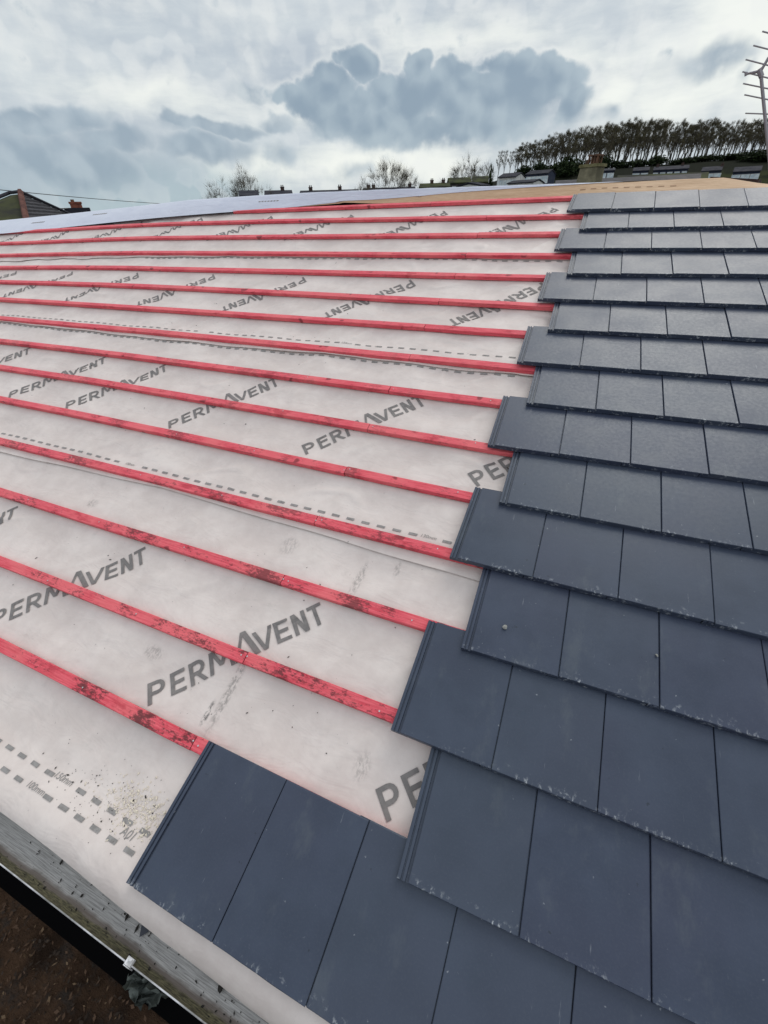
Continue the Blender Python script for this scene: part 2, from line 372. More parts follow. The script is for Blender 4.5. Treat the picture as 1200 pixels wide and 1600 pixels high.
class MB:
    def __init__(s): s.v = []; s.f = []; s.m = []
    def add(s, vs, fs, mi=0):
        k = len(s.v); s.v += [Vector(x) for x in vs]
        for f in fs: s.f.append([i + k for i in f]); s.m.append(mi)
    def box(s, a, b, mat4=None, mi=0):
        x0, y0, z0 = a; x1, y1, z1 = b
        vs = [Vector(p) for p in ((x0,y0,z0),(x1,y0,z0),(x1,y1,z0),(x0,y1,z0),(x0,y0,z1),(x1,y0,z1),(x1,y1,z1),(x0,y1,z1))]
        if mat4: vs = [mat4 @ p for p in vs]
        s.add(vs, [(0,3,2,1),(4,5,6,7),(0,1,5,4),(1,2,6,5),(2,3,7,6),(3,0,4,7)], mi)
    def tube(s, a, b, r0, r1=None, n=6, mi=0, cap=True):
        a = Vector(a); b = Vector(b); r1 = r0 if r1 is None else r1
        d = (b - a).normalized(); t = Vector((0, 0, 1)) if abs(d.z) < .9 else Vector((1, 0, 0))
        x = d.cross(t).normalized(); y = d.cross(x)
        vs = []
        for (c, r) in ((a, r0), (b, r1)):
            for i in range(n):
                an = 2 * math.pi * i / n; vs.append(c + x * (r * math.cos(an)) + y * (r * math.sin(an)))
        fs = [(i, (i + 1) % n, n + (i + 1) % n, n + i) for i in range(n)]
        if cap: fs += [tuple(range(n))[::-1], tuple(range(n, 2 * n))]
        s.add(vs, fs, mi)
    def build(s, name, material, parent=None, smooth=False):
        return mesh(name, s.v, s.f, material, parent, smooth=smooth, midx=s.m if isinstance(material, list) else None)
def ss(a, b, x):
    t = max(0., min(1., (x - a) / (b - a))); return t * t * (3 - 2 * t)
def ordinal(n):
    w = ['zeroth','first','second','third','fourth','fifth','sixth','seventh','eighth','ninth','tenth','eleventh','twelfth','thirteenth','fourteenth','fifteenth']
    if n < len(w): return w[n]
    return str(n) + ('th' if 10 <= n % 100 <= 20 else {1: 'st', 2: 'nd', 3: 'rd'}.get(n % 10, 'th'))

# roof frame: u along the eave, v up the slope, n out of it
CP, SP = math.cos(PITCH), math.sin(PITCH)
def W(u, v, n): return Vector((u, v * CP - n * SP, v * SP + n * CP))
ROOF_ROT = Matrix.Rotation(PITCH, 4, 'X')
GA = .345
def sagS(u, v): return -.055 * ss(-4.2, -8.2, u) * ss(2.9, 4.0, v)

# ------------------------------------------------------------------ ground and hill
def terrain(x, y):
    d = math.hypot(x, y); az = math.degrees(math.atan2(x, y))
    a = ss(-26, -7, az) if y > 0 else 0
    if az > 60: a *= 1 - ss(60, 100, az)
    return -2.6 + a * (17.2 * ss(115, 238, d) + 6 * ss(300, 700, d)) + (noise.noise(Vector((x * .02, y * .02, 0))) * .8 * ss(30, 90, d))
def build_ground():
    V = []; F = []
    rs = [0, 1, 2, 4, 7, 11, 16, 22, 30, 40, 52, 66, 82, 100, 120, 140, 160, 180, 200, 220, 240, 265, 300, 350, 420, 520, 700, 1000, 1500, 2200]
    NA = 144
    V.append((0, 0, terrain(0, 0)))
    for r in rs[1:]:
        for k in range(NA):
            a = 2 * math.pi * k / NA; x = r * math.sin(a); y = r * math.cos(a); V.append((x, y, terrain(x, y)))
    for k in range(NA): F.append((0, 1 + (k + 1) % NA, 1 + k))
    for i in range(len(rs) - 2):
        for k in range(NA):
            a = 1 + i * NA + k; b = 1 + i * NA + (k + 1) % NA
            F.append((a, b, b + NA, a + NA))
    tag(mesh('ground', V, F, M_SOIL, smooth=True), kind='structure')
build_ground()
# flat near-black sheet over the ground at the foot of the wall
tag(mesh('wall_foot_strip', [(-14, -.30, -2.59), (4, -.30, -2.59), (4, .3, -2.59), (-14, .3, -2.59)], [(0, 1, 2, 3)], M_BLACK), kind='structure')

# ------------------------------------------------------------------ the bungalow carrying the roof
RIDGE_V = 5.42
SIL = [(-9.6,5.02),(-7.86,5.004),(-6.618,5.146),(-5.545,5.29),(-4.566,5.44),(-3.593,5.475),(-2.728,5.485),(-1.932,5.465),(-1.225,5.435),(-.417,5.40),
       (.424,5.37),(.80,5.378),(1.1,5.369),(1.32,5.222),(1.6,5.10),(2.4,4.95)]
CU, CV, CN = .2778, .5153, 1.5808
RIDGE = []
for (u, v) in SIL:                          # seen at n=0; moved along the slope to the ridge line
    t = (RIDGE_V - CV) / (v - CV)
    RIDGE.append((CU + (u - CU) * t, CN - CN * t))
def lerp(tab, x):
    if x <= tab[0][0]: return tab[0][1]
    for (a, b), (c, d) in zip(tab, tab[1:]):
        if x <= c: return b + (d - b) * (x - a) / (c - a)
    return tab[-1][1]
def ridge_n(u): return lerp(RIDGE, u)
def bungalow():
    t = empty('bungalow', (0, 0, -2.6), 'low bungalow under the half tiled roof, its eave edged by the grey gutter', 'house')
    off = Vector((0, 0, 2.6))
    wl = MB(); ry = RIDGE_V * CP
    wl.box((-9.4, .04, 0), (2.5, .30, 2.36)); wl.box((-9.4, 2 * ry - .3, 0), (2.5, 2 * ry - .04, 2.36))
    wl.box((-9.4, .30, 0), (-9.1, 2 * ry - .3, 2.36)); wl.box((2.2, .30, 0), (2.5, 2 * ry - .3, 2.36))
    for x0 in (-9.4, 2.2):
        z1 = 2.6 + RIDGE_V * SP - .42
        wl.add([(x0, .04, 2.36), (x0 + .3, .04, 2.36), (x0 + .3, 2 * ry - .04, 2.36), (x0, 2 * ry - .04, 2.36), (x0, ry, z1), (x0 + .3, ry, z1)],
               [(0, 4, 3), (1, 2, 5), (0, 1, 5, 4), (3, 4, 5, 2)])
    wl.build('wall', M_RENDER, t)
    # unseen sheet added below the membrane to stop light leaks, front slope
    V = []; F = []; us = [-9.6 + .4 * i for i in range(31)]; vs = [.02, 1, 2, 3, 3.6, 4.2, 4.8, RIDGE_V - .05]
    for u in us:
        for v in vs:
            n = -.115 + sagS(u, v)
            if v > 4.5: n = min(n, -.115 + (ridge_n(u) - .06) * ss(4.4, 5.4, v) + sagS(u, v))
            V.append(W(u, v, n) + off)
    for i in range(len(us) - 1):
        for j in range(len(vs) - 1):
            a = i * len(vs) + j; F.append((a, a + len(vs), a + len(vs) + 1, a + 1))
    mesh('light_stop_sheet', V, F, M_LIGHTSTOP, t)
    V = []; F = []
    for i, u in enumerate(us):
        p = W(u, RIDGE_V, min(ridge_n(u), 0) - .07) + off
        V += [p + Vector((0, .03, 0)), Vector((u, 2 * ry + .1, 2.45))]
        if i: F.append((2 * i - 2, 2 * i, 2 * i + 1, 2 * i - 1))
    mesh('rear_roof', V, F, M_SLATE, t)
    fb = MB(); fb.box((-9.5, .001, 2.33), (2.6, .026, 2.545)); fb.build('fascia_board', M_FASCIA, t)
bungalow()

# ------------------------------------------------------------------ breather membrane sheets
BAT_V = [(.422,.422,.424),(.755,.755,.773),(1.110,1.119,1.124),(1.448,1.467,1.468),(1.775,1.826,1.827),(2.108,2.162,2.150),(2.456,2.490,2.485),(2.782,2.822,2.825),
         (3.138,3.150,3.148),(3.466,3.515,3.510),(3.850,3.862,3.868),(4.180,4.195,4.195),(4.540,4.556,4.560),(4.876,4.930,4.925),(5.252,5.226,5.22)]
def batv(c, u):
    a, b, d = BAT_V[c]; return lerp([(-8, d), (-3.0, b), (0, a), (3, a)], u)
def M(u, v, k=0):
    """height of the membrane surface below the battens"""
    base = -.0762 + sagS(u, v)
    s = .5 - .5 * math.cos(2 * math.pi * (u + .70) / .6)
    t = .5 - .5 * math.cos(2 * math.pi * (v - .397) / GA)
    if v < .40: t = max(t * .5, ss(.40, .25, v) * ss(-.02, .15, v) * .8)
    wr = noise.noise(Vector((u * 1.7 + v * 1.2, v * 4.2, 3.7))) * .0095 + noise.noise(Vector((u * 6 + v * 2, v * 9 - u * 2, 1.1))) * .0040
    fd = abs(noise.noise(Vector((u * 2.4 - v * 1.9, v * 1.2 + u * .6, 9.2))))
    wr += .007 * ss(.075, 0, fd)
    n = base + (-.014 * s - .004 + wr) * t
    lift = .036 * ss(.17, .0, v)
    if v < -.015: lift -= 6.0 * (-.015 - v) ** 2 * 1.6
    return n + lift
def E_low(u):
    return lerp([(-9.6,4.78),(-7.72,4.834),(-5.338,5.035),(-4.149,5.135),(-3.327,5.205),(-2.4,5.30)], u)
def urange(a, b):
    us = []; u = a
    while u < b - .001:
        us.append(u); u += .12 if u < -6 else (.05 if u < -3 else (.022 if u < .2 else .08))
    us.append(b); return us
LAPS = [-.05, 1.372, 2.735, 4.115, 5.35]
def lapv(k, u):
    if k == 0: return -.045 + (-.055) * ss(-1.3, .3, u) - .0 + .004 * math.sin(u * 3)
    if k == 1: return lerp([(-9, 1.37), (-3.17, 1.368), (-1.738, 1.401), (-.67, 1.367), (.1, 1.340), (3, 1.34)], u) + .002 * math.sin(u * 7)
    if k == 2: return lerp([(-9, 2.77), (-5, 2.76), (-2.5, 2.728), (-1.36, 2.736), (.07, 2.714), (3, 2.71)], u) + .003 * math.sin(u * 5 + 1)
    if k == 3: return lerp([(-9, 4.03), (-6.7, 4.06), (-3.58, 4.125), (-1.42, 4.143), (.1, 4.126), (3, 4.12)], u) + .003 * math.sin(u * 4)
    return 5.35
def sheet(k, label):
    us = urange(-9.6, 2.3); V = []; F = []; UV = []
    NV = 140
    for u in us:
        v0 = lapv(k, u); v1 = min(lapv(k + 1, u) + .13, 5.33)
        if k == 3: v1 = min(5.32, E_low(u) + .10) if u < -2.9 else 5.32
        for j in range(NV + 1):
            v = v0 + (v1 - v0) * j / NV
            n = M(u, v)
            d = v - v0
            if k > 0:
                n += .0040 * (1 - ss(.13, .19, d)) + .0055 * ss(.05, 0, d) * (.8 + .5 * noise.noise(Vector((u * 2, k * 7, 0))))
                if k == 2: n += .006 * ss(.05, 0, d) * ss(.5, .9, noise.noise(Vector((u * 1.1, 5, 0))) + .7) 
            V.append(W(u, v, n)); UV.append((u, v))
    for i in range(len(us) - 1):
        for j in range(NV):
            a = i * (NV + 1) + j; F.append((a, a + NV + 1, a + NV + 2, a + 1))
    o = mesh('roofing_membrane', V, F, M_SHEET, uvs=UV, smooth=True)
    return tag(o, label, 'roofing membrane', 'strips of pale breather membrane across the roof')
sheets = [sheet(0, 'lowest pale printed membrane strip, dirty with grit, hanging into the gutter'),
          sheet(1, 'second pale membrane strip above the gutter, upright lettering between the battens'),
          sheet(2, 'third pale membrane strip above the gutter, upside down lettering, wrinkled lower edge'),
          sheet(3, 'topmost pale membrane strip, disappearing under the bluish white ridge sheet')]
def surf(k, u, v, lift=0):
    """point on sheet k, lifted a hair for the ink"""
    d = v - lapv(k, u); n = M(u, v)
    if k > 0: n += .0040 * (1 - ss(.13, .19, d))
    return W(u, v, n + .0026 + lift)

def sheet_ink(o, V, F, m=None):
    """print a pattern into the sheet's own mesh"""
    import bmesh
    m = m or M_INKSM; me = o.data
    if m.name not in [x.name for x in me.materials]: me.materials.append(m)
    mi = [x.name for x in me.materials].index(m.name)
    bm = bmesh.new(); bm.from_mesh(me); vs = [bm.verts.new(v) for v in V]
    for f in F:
        try: fc = bm.faces.new([vs[i] for i in f]); fc.material_index = mi
        except ValueError: pass
    bm.to_mesh(me); bm.free()

# stroke letters (cap height 1)
def bar(x0, y0, x1, y1, w):
    d = Vector((x1 - x0, y1 - y0)); L = d.length; d /= L; p = Vector((-d.y, d.x)) * w / 2
    return (Vector((x0, y0)), Vector((x1, y1)), p)
ST = .178
def quadpoly(a, b, c, d): return [Vector(a), Vector(b), Vector(c), Vector(d)]
def hbar(x0, x1, y0, y1): return quadpoly((x0, y0), (x1, y0), (x1, y1), (x0, y1))
def diag(x0, y0, x1, y1, w): return quadpoly((x0 - w / 2, y0), (x0 + w / 2, y0), (x1 + w / 2, y1), (x1 - w / 2, y1))
def bowl(x, cy, rx, ry, w, n=7):
    qs = []
    for i in range(n):
        a0 = -math.pi / 2 + math.pi * i / n; a1 = -math.pi / 2 + math.pi * (i + 1) / n
        o = lambda a: (x + rx * math.cos(a), cy + ry * math.sin(a)); q = lambda a: (x + (rx - w) * math.cos(a), cy + (ry - w * .85) * math.sin(a))
        qs.append(quadpoly(q(a0), o(a0), o(a1), q(a1)))
    return qs
def glyphs():
    G = []; w = ST; h = .16
    def P(x): return [hbar(x, x + w, 0, 1), hbar(x + w, x + .40, 1 - h, 1), hbar(x + w, x + .40, .38, .38 + h)] + bowl(x + .40, .69, .32, .31, w)
    def E(x): return [hbar(x, x + w, 0, 1), hbar(x + w, x + .66, 1 - h, 1), hbar(x + w, x + .60, .43, .43 + h), hbar(x + w, x + .66, 0, h)]
    G += P(0)
    G += E(.95)
    G += P(1.80) + [diag(2.50, 0, 2.20, .38, w * 1.15)]
    G += [diag(2.78, 0, 2.86, 1, w), diag(3.26, .25, 2.90, 1, w), diag(3.26, .25, 3.62, 1, w), diag(3.74, 0, 3.66, 1, w)]
    G += [diag(3.92, 0, 4.36, 1.28, w * .8), diag(4.86, 0, 4.40, 1.28, w * 1.45)]
    G += [diag(5.22, 0, 4.86, 1, w), diag(5.24, 0, 5.60, 1, w)]
    G += E(5.74)
    G += [hbar(6.56, 6.56 + w, 0, 1), diag(7.10, 0, 6.66, 1, w * 1.15), hbar(7.04, 7.04 + w, 0, 1)]
    G += [hbar(7.34, 8.0, 1 - h, 1), hbar(7.57, 7.57 + w * .95, 0, 1 - h)]
    return G
GLY = glyphs()
def lettering(k, items, cap=.0965):
    """one child mesh per printed wordmark on sheet k; items = (u, v) of the first letter's foot, and the angle"""
    for (u0, v0, ang) in items:
        V = []; F = []; ca, sa = math.cos(ang), math.sin(ang)
        for qi, q in enumerate(GLY):
            L = max((q[1] - q[0]).length, (q[2] - q[1]).length) * cap
            n = max(1, int(L / .012)); 
            horiz = (q[1] - q[0]).length > (q[2] - q[1]).length
            nx, ny = (n, 2) if horiz else (2, n)
            b = len(V)
            for i in range(nx + 1):
                for j in range(ny + 1):
                    s, t = i / nx, j / ny
                    p = (q[0] * (1 - s) + q[1] * s) * (1 - t) + (q[3] * (1 - s) + q[2] * s) * t
                    x, y = p.x * cap, p.y * cap
                    V.append(surf(k, u0 + x * ca - y * sa, v0 + x * sa + y * ca, (qi % 4) * .00035))
            for i in range(nx):
                for j in range(ny):
                    a = b + i * (ny + 1) + j; F.append((a, a + ny + 1, a + ny + 2, a + 1))
        mesh('printed_wordmark', V, F, M_INK, sheets[k])
A45 = R_(45); TL = 7.96 * .0965
def rev(cu, cv):   # wordmark turned half round, given its middle
    a = A45 + math.pi; return (cu - math.cos(a) * TL / 2 + math.sin(a) * .048, cv - math.sin(a) * TL / 2 - math.cos(a) * .048, a)
lettering(0, [(.036 + i * -1.032, .436, A45) for i in range(0, 7)])
lettering(1, [(u, 1.838, A45) for u in (-.026, -1.004, -2.035, -3.031, -3.69, -4.64, -5.66, -6.66)])
lettering(2, [rev(-.29 - 1.003 * i, 3.485) for i in range(8)])
lettering(3, [rev(-.41 - 1.003 * i, 4.80) for i in range(9)])
# dashed lap lines
def dashes(k, tab, vf, u0, u1, name='printed_dashes', skip=()):
    V = []; F = []; u = u1; i = 0
    while u > u0:
        if i not in skip:
            b = len(V)
            for s in range(4):
                uu = u - .042 * s / 3
                for vv in (-.0065, .0065): V.append(surf(k, uu, vf(uu) + vv))
            for s in range(3): F.append((b + 2 * s, b + 2 * s + 1, b + 2 * s + 3, b + 2 * s + 2))
        u -= .0815; i += 1
    sheet_ink(sheets[k], V, F)
def smalltext(k, txt, u, v, size, flip=False):
    cu = bpy.data.curves.new('t', 'FONT'); cu.body = txt; cu.size = size; cu.shear = .15
    ob = bpy.data.objects.new('t', cu); scene.collection.objects.link(ob)
    dg = bpy.context.evaluated_depsgraph_get(); dg.update()
    me = bpy.data.meshes.new_from_object(ob.evaluated_get(dg))
    sg = -1 if flip else 1
    vs = [surf(k, u + sg * p.co.x, v + sg * p.co.y) for p in me.vertices]; fs = [tuple(p.vertices) for p in me.polygons]
    bpy.data.objects.remove(ob)
    sheet_ink(sheets[k], vs, fs)
dashes(0, None, lambda u: .112, -6.5, -.70, skip=(5,) )
dashes(0, None, lambda u: .057, -6.5, -.705, skip=(6,))
smalltext(0, '150mm', -1.190, .108, .030); smalltext(0, '100mm', -1.250, .052, .030); smalltext(0, 'A01', -.80, .077, .036)
dashes(1, None, lambda u: 1.490 + .03 * ss(0, -3.5, u), -7.5, -.055, skip=(1, 24, 25))
smalltext(1, '130mm', -.205, 1.485, .026); smalltext(1, '130mm', -2.12, 1.502, .026); smalltext(1, 'A01', -.735, 1.455, .022)
dashes(2, None, lambda u: 2.884, -8.5, -.05, skip=(14, 30))
smalltext(2, '150mm', -1.262, 2.878, .028)
dashes(1, None, lambda u: lapv(2, u) - .010, -8.5, -.02, name='printed_lap_dashes')
dashes(3, None, lambda u: 4.255, -9.0, -5.3)
dashes(2, None, lambda u: lapv(3, u) - .012, -4.2, .05, name='printed_lap_dashes')

# ------------------------------------------------------------------ ridge sheets
def Lo(u):
    if u < -2.4: return E_low(u), -.052 + sagS(u, 4.9)
    if u < -1.5: return 5.30, -.045 - .021 * ss(-2.4, -1.9, u)
    return lerp([(-1.5, 5.285), (-.99, 5.30), (-.056, 5.28), (2.4, 5.26)], u), -.066 + .02 * ss(-.1, .2, u)
def G(u, t, off=0):
    v0, n0 = Lo(u); rn = ridge_n(u)
    if t <= 1:
        v = v0 + (RIDGE_V - v0) * t; n = n0 + (rn - n0) * t + .012 * math.sin(math.pi * t) * ss(-3, -5, u)
        n += .004 * noise.noise(Vector((u * 1.5, v * 6, 0))) * math.sin(math.pi * t)
        return W(u, v, n + off)
    p = W(u, RIDGE_V, rn + off); s = t - 1
    return p + Vector((0, .34 * s, -.035 * s - .16 * s * s))
def ridge_sheet(name, ua, ub, t0f, t1, off, material, label):
    V = []; F = []; UV = []; us = []; u = ua
    while u < ub: us.append(u); u += .05
    us.append(ub); N = 26
    for u in us:
        t0 = t0f(u)
        for j in range(N + 1):
            t = t0 + (t1 - t0) * j / N; V.append(G(u, t, off)); UV.append((u, 5 + t * .4))
    for i in range(len(us) - 1):
        for j in range(N):
            a = i * (N + 1) + j; F.append((a, a + N + 1, a + N + 2, a + 1))
    return tag(mesh(name, V, F, material, uvs=UV, smooth=True), label, 'ridge sheet')
tanu = ridge_sheet('ridge_underlay', -3.0, 2.4, lambda u: 0.0, 1.8, 0.0, M_TAN, 'tan brown underlay folded over the ridge above the top tiles')
def tE(u):
    return lerp([(-9.6, 0), (-2.9, 0), (-2.4, .08), (-1.9, .30), (-1.2, .55), (-.5, .80), (.46, 1.0), (1.0, 1.2)], u)
white = ridge_sheet('ridge_membrane', -9.6, .62, tE, 2.2, .0035, M_RIDGE, 'smooth bluish white membrane rolled over the ridge behind the battens')
V = []; F = []
for i in range(9):
    u = .02 + i * .088
    b = len(V)
    for s in range(2):
        for r in range(2): V.append(G(u + .045 * s, .42 + .09 * r - .05 * i / 8, .0012))
    F.append((b, b + 1, b + 3, b + 2))
sheet_ink(tanu, V, F, M_TANINK)
for (u, t) in ((-3.45, .5), (-6.2, .6), (-7.4, .45)):
    V = []; F = []
    for i in range(7):
        b = len(V)
        for s in range(2):
            for r in range(2): V.append(G(u + i * .04 + .028 * s, t + .07 * r, .0047))
        F.append((b, b + 1, b + 3, b + 2))
    sheet_ink(white, V, F)

# ------------------------------------------------------------------ battens
nail_me = None
def batten(c, ua, ub, label):
    T0 = empty('roofing_batten', W(ub, batv(c, ub) - .025, -.071), label, 'batten', 'red timber battens nailed across the roof')
    org = T0.location.copy()
    n = max(2, int((ub - ua) / .12)); V = []; F = []; MI = []
    dz = random.uniform(-.001, .001); wob = random.uniform(0, 10); tw = random.uniform(-.003, .003)
    be = .0022
    for i in range(n + 1):
        u = ua + (ub - ua) * i / n
        vt = batv(c, u) + .0045 * noise.noise(Vector((u * .8, c * 3.3, wob))) + .0012 * noise.noise(Vector((u * 9, c, wob)))
        nt = -.0455 + dz + sagS(u, vt) + .0016 * noise.noise(Vector((u * 2.2, c * 1.3, wob)))
        wd = .049; nb = nt - .0255
        prof = [(vt - wd, nb), (vt - wd, nt - be + tw), (vt - wd + be, nt + tw), (vt - be, nt), (vt, nt - be), (vt, nb)]
        V += [W(u, a, b) - org for a, b in prof]
    for i in range(n):
        for j in range(6):
            a = i * 6 + j; b = i * 6 + (j + 1) % 6; F.append((a, b, b + 6, a + 6)); MI.append(0)
    F.append(tuple(range(6))[::-1]); F.append(tuple(range(n * 6, n * 6 + 6))); MI += [1, 1]
    mesh('batten_length', V, F, [M_BAT, M_BATEND], T0, midx=MI)
    # nail heads near the ends and on the rafters, only where they are near enough to see
    if c < 7:
        for r in [-.70 + .6 * k for k in range(-5, 2)]:
            for du in (-.014, .014) if abs(r + .70) < .01 else (0,):
                u = r + du
                if ua < u < ub and u > -2.6:
                    vt = batv(c, u) - .024 + random.uniform(-.008, .008)
                    p = W(u, vt, -.0455 + dz + .001) - org; nn = W(0, 0, .0014)
                    mb = MB(); mb.tube(p, p + nn, .0032, n=8); mb.build('nail_head', M_NAIL, T0)
for c in range(15):
    r = -.70 + random.uniform(-.02, .01)
    l2 = -4.3 + random.uniform(-.3, .3) if c % 2 else -5.5 + random.uniform(-.3, .3)
    which = ordinal(c + 1) + ' red batten up from the gutter'
    if c == 13: which = 'second red batten down from the ridge'
    if c == 14: which = 'topmost red batten under the ridge'
    ub = 1.9 if c else .02
    lo = -9.5
    if c == 14: r = -1.33; lo = -3.75
    if c == 0: batten(c, r + .0015, 1.9, 'short right length of the ' + which + ', under dark tiles')
    else: batten(c, r + .0015, 1.9, 'right hand length of the ' + which + ', running under the tiles')
    if c == 14: batten(c, lo, r - .0015, 'left hand length of the ' + which + ', running under the bluish sheet'); continue
    batten(c, l2 + .0015, r - .0015, 'middle length of the ' + which)
    batten(c, lo, l2 - .0015, 'far left length of the ' + which)

# ------------------------------------------------------------------ tiles
TW = .3052; LEN = .42
def tile_mesh():
    w = TW
    strip = [(-.0329, -.018), (-.0329, -.0050), (-.0320, -.0040), (-.0225, -.0040), (-.0215, -.0085), (-.0175, -.0085), (-.0165, -.0040), (-.0085, -.0040), (-.0072, -.0105), (.0010, -.0105)]
    body = [(.0014, -.0012), (.0030, 0)] + [(.003 + (w - .007) * i / 6, 0) for i in range(1, 7)] + [(w - .0018, -.0012), (w - .0018, -.0030)]
    under = [(w - .036, -.0030), (w - .037, -.018)]
    prof = strip + body + under
    n = len(prof); ys = [0, .0016, .006, .02, .12, .30, LEN - .004, LEN]
    V = []; F = []
    rr = random.Random(3)
    for yi, y in enumerate(ys):
        for (x, z) in prof:
            yy = y; zz = z
            if yi == 0:
                zz = z - (.0022 if z > -.004 else 0); yy = .0 + rr.uniform(-.0007, .0007)
            if zz < -.0179: zz = -.0235 if y < .015 else -.0165
            if yi == len(ys) - 1 and z > -.004: zz -= .002
            V.append((x, yy, zz))
    for i in range(len(ys) - 1):
        for j in range(n):
            a = i * n + j; b = i * n + (j + 1) % n; F.append((a, a + n, b + n, b))
    # end caps as strips between the top profile and the underside
    def cap(base, flip):
        f = tuple(range(base, base + n)); F.append(f[::-1] if flip else f)
    cap(0, False); cap((len(ys) - 1) * n, True)
    me = bpy.data.meshes.new('roof_tile'); me.from_pydata(V, [], F); me.materials.append(M_TILE)
    import bmesh
    bm = bmesh.new(); bm.from_mesh(me); bmesh.ops.recalc_face_normals(bm, faces=bm.faces)
    bmesh.ops.triangulate(bm, faces=[f for f in bm.faces if len(f.verts) > 4])
    bm.to_mesh(me); bm.free(); return me
TME = tile_mesh()
COURSE = {0: (.006, -.003), 1: (.331, .030), 2: (.683, .0035), 3: (1.027, .0139), 4: (1.385, -.0075), 5: (1.718, .0117), 6: (2.059, .0255), 7: (2.402, .0326),
          8: (2.748, .0316), 9: (3.095, .0300), 10: (3.443, .0164), 11: (3.783, .0300), 12: (4.150, .006), 13: (4.482, .0077), 14: (4.835, -.020)}
DU = {0: -.011, 1: .011, 2: 0, 3: .008, 4: .002, 5: -.005, 6: .003, 7: -.012, 8: .011, 9: -.012, 10: .009, 11: .006, 12: .009, 13: .004, 14: .004}
for c in range(15):
    v0, sl = COURSE[c]; st = (-2 * TW if c == 0 else (0 if c % 2 == 0 else .1412)) + DU[c]
    cnt = 9 if c == 0 else (4 if c == 13 else 6)
    for k in range(cnt):
        u = st + k * TW; ub = u if c else u
        o = bpy.data.objects.new('roof_tile', TME); scene.collection.objects.link(o)
        vv = v0 + sl * (u - (st if c else 0)) + random.uniform(-.0015, .0015)
        if c == 0: vv = v0 + random.uniform(-.001, .001)
        o.location = W(u, vv, random.uniform(-.0008, .0008))
        o.rotation_euler = (PITCH - math.atan(.026 / .345) + random.uniform(-.0015, .0015), 0, sl * .9 + random.uniform(-.0015, .0015))
        pos = ['leftmost', 'second from the left', 'third from the left', 'fourth from the left', 'fifth from the left', 'sixth from the left', 'seventh from the left', 'eighth from the left', 'ninth from the left'][k]
        course = 'bottom course beside the gutter' if c == 0 else ('top course under the ridge' if c == 14 else ('second course down from the ridge' if c == 13 else ordinal(c + 1) + ' course up from the gutter'))
        extra = {(3, 0): ', with a pebble on it'}.get((c, k), '')
        tag(o, f'dark slate grey flat tile, {pos} in the {course}{extra}', 'roof tile', 'dark flat roof tiles laid in staggered courses')

# ------------------------------------------------------------------ gutter
def gutter():
    t = empty('gutter', (0, -.066, -.10), 'weathered grey half round gutter with moss along its pale outer lip', 'gutter')
    V = []; F = []; UV = []; r = .052; N = 16; us = [-9.6 + .25 * i for i in range(50)]
    for shell in (0, 1):
        rr = r - .0025 * shell if shell == 0 else r + .001
        for u in us:
            sg = .004 * math.sin(u * .9)
            for j in range(N + 1):
                a = math.pi * j / N
                V.append((u, rr * math.cos(a), -rr * .95 * math.sin(a) + sg * 0)); UV.append((u, j / N))
    K = len(us) * (N + 1)
    for i in range(len(us) - 1):
        for j in range(N):
            a = i * (N + 1) + j; F.append((a, a + 1, a + N + 2, a + N + 1)); F.append((K + a, K + a + N + 1, K + a + N + 2, K + a + 1))
    mesh('channel', V, F, M_GUT, t, uvs=UV, smooth=True)
    lip = MB()
    for i in range(len(us) - 1):
        lip.tube((us[i], -r - .0012, .0005), (us[i + 1], -r - .0012, .0005), .0020, n=8, cap=False)
    lip.build('lip', M_GUTLIP, t, smooth=True)
    for u in (-.545, -1.55, -2.55, -3.55, -4.55, .45, 1.45):
        b = MB()
        b.box((u - .011, -r - .007, -.006), (u + .011, -r + .012, .006)); b.box((u - .011, -r - .009, -.022), (u + .011, -r - .006, .006))
        b.box((u - .004, -r + .004, .006), (u + .008, -r + .010, .010)); b.build('bracket_clip', M_CLIP, t)
        s = MB()
        for j in range(10):
            a0 = math.pi * j / 10; a1 = math.pi * (j + 1) / 10; q = r + .007
            s.tube((u, q * math.cos(a0), -q * .95 * math.sin(a0)), (u, q * math.cos(a1), -q * .95 * math.sin(a1)), .004, n=4, cap=False)
        s.build('bracket_arm', M_CLIP, t)
gutter()

# ------------------------------------------------------------------ stones, crumbs
def rock(name, loc, size, material, label, cat, seed=0, flat=.6, group=None):
    import bmesh
    bm = bmesh.new(); bmesh.ops.create_icosphere(bm, subdivisions=2, radius=1)
    for v in bm.verts:
        k = 1 + .28 * noise.noise(v.co * 1.3 + Vector((seed, 0, 0))) + .1 * noise.noise(v.co * 3 + Vector((seed, 4, 0)))
        v.co = Vector((v.co.x * size * k, v.co.y * size * k * .85, v.co.z * size * flat * k))
    me = bpy.data.meshes.new(name); bm.to_mesh(me); bm.free(); me.materials.append(material)
    o = bpy.data.objects.new(name, me); scene.collection.objects.link(o); o.location = loc; o.rotation_euler = (PITCH, 0, seed)
    return tag(o, label, cat, group)
rock('pebble', W(.249, 1.150, -.004), .0095, M_STONE, 'pale grey pebble on the leftmost tile of the fourth course', 'pebble', 1)
rock('pebble', W(.748, 1.208, -.009), .0055, M_STONE, 'tiny grey pebble beside a joint right of the larger pebble', 'pebble', 2)
rock('pebble', W(-.118, 2.149, -.078), .0065, M_STONE, 'small dark pebble on the membrane left of the tiles', 'pebble', 4)
rock('mortar_lump', Vector((-.278, -.052, -.137)), .0105, M_CRUMB, 'dark lump of mortar lying in the gutter', 'lump', 5)
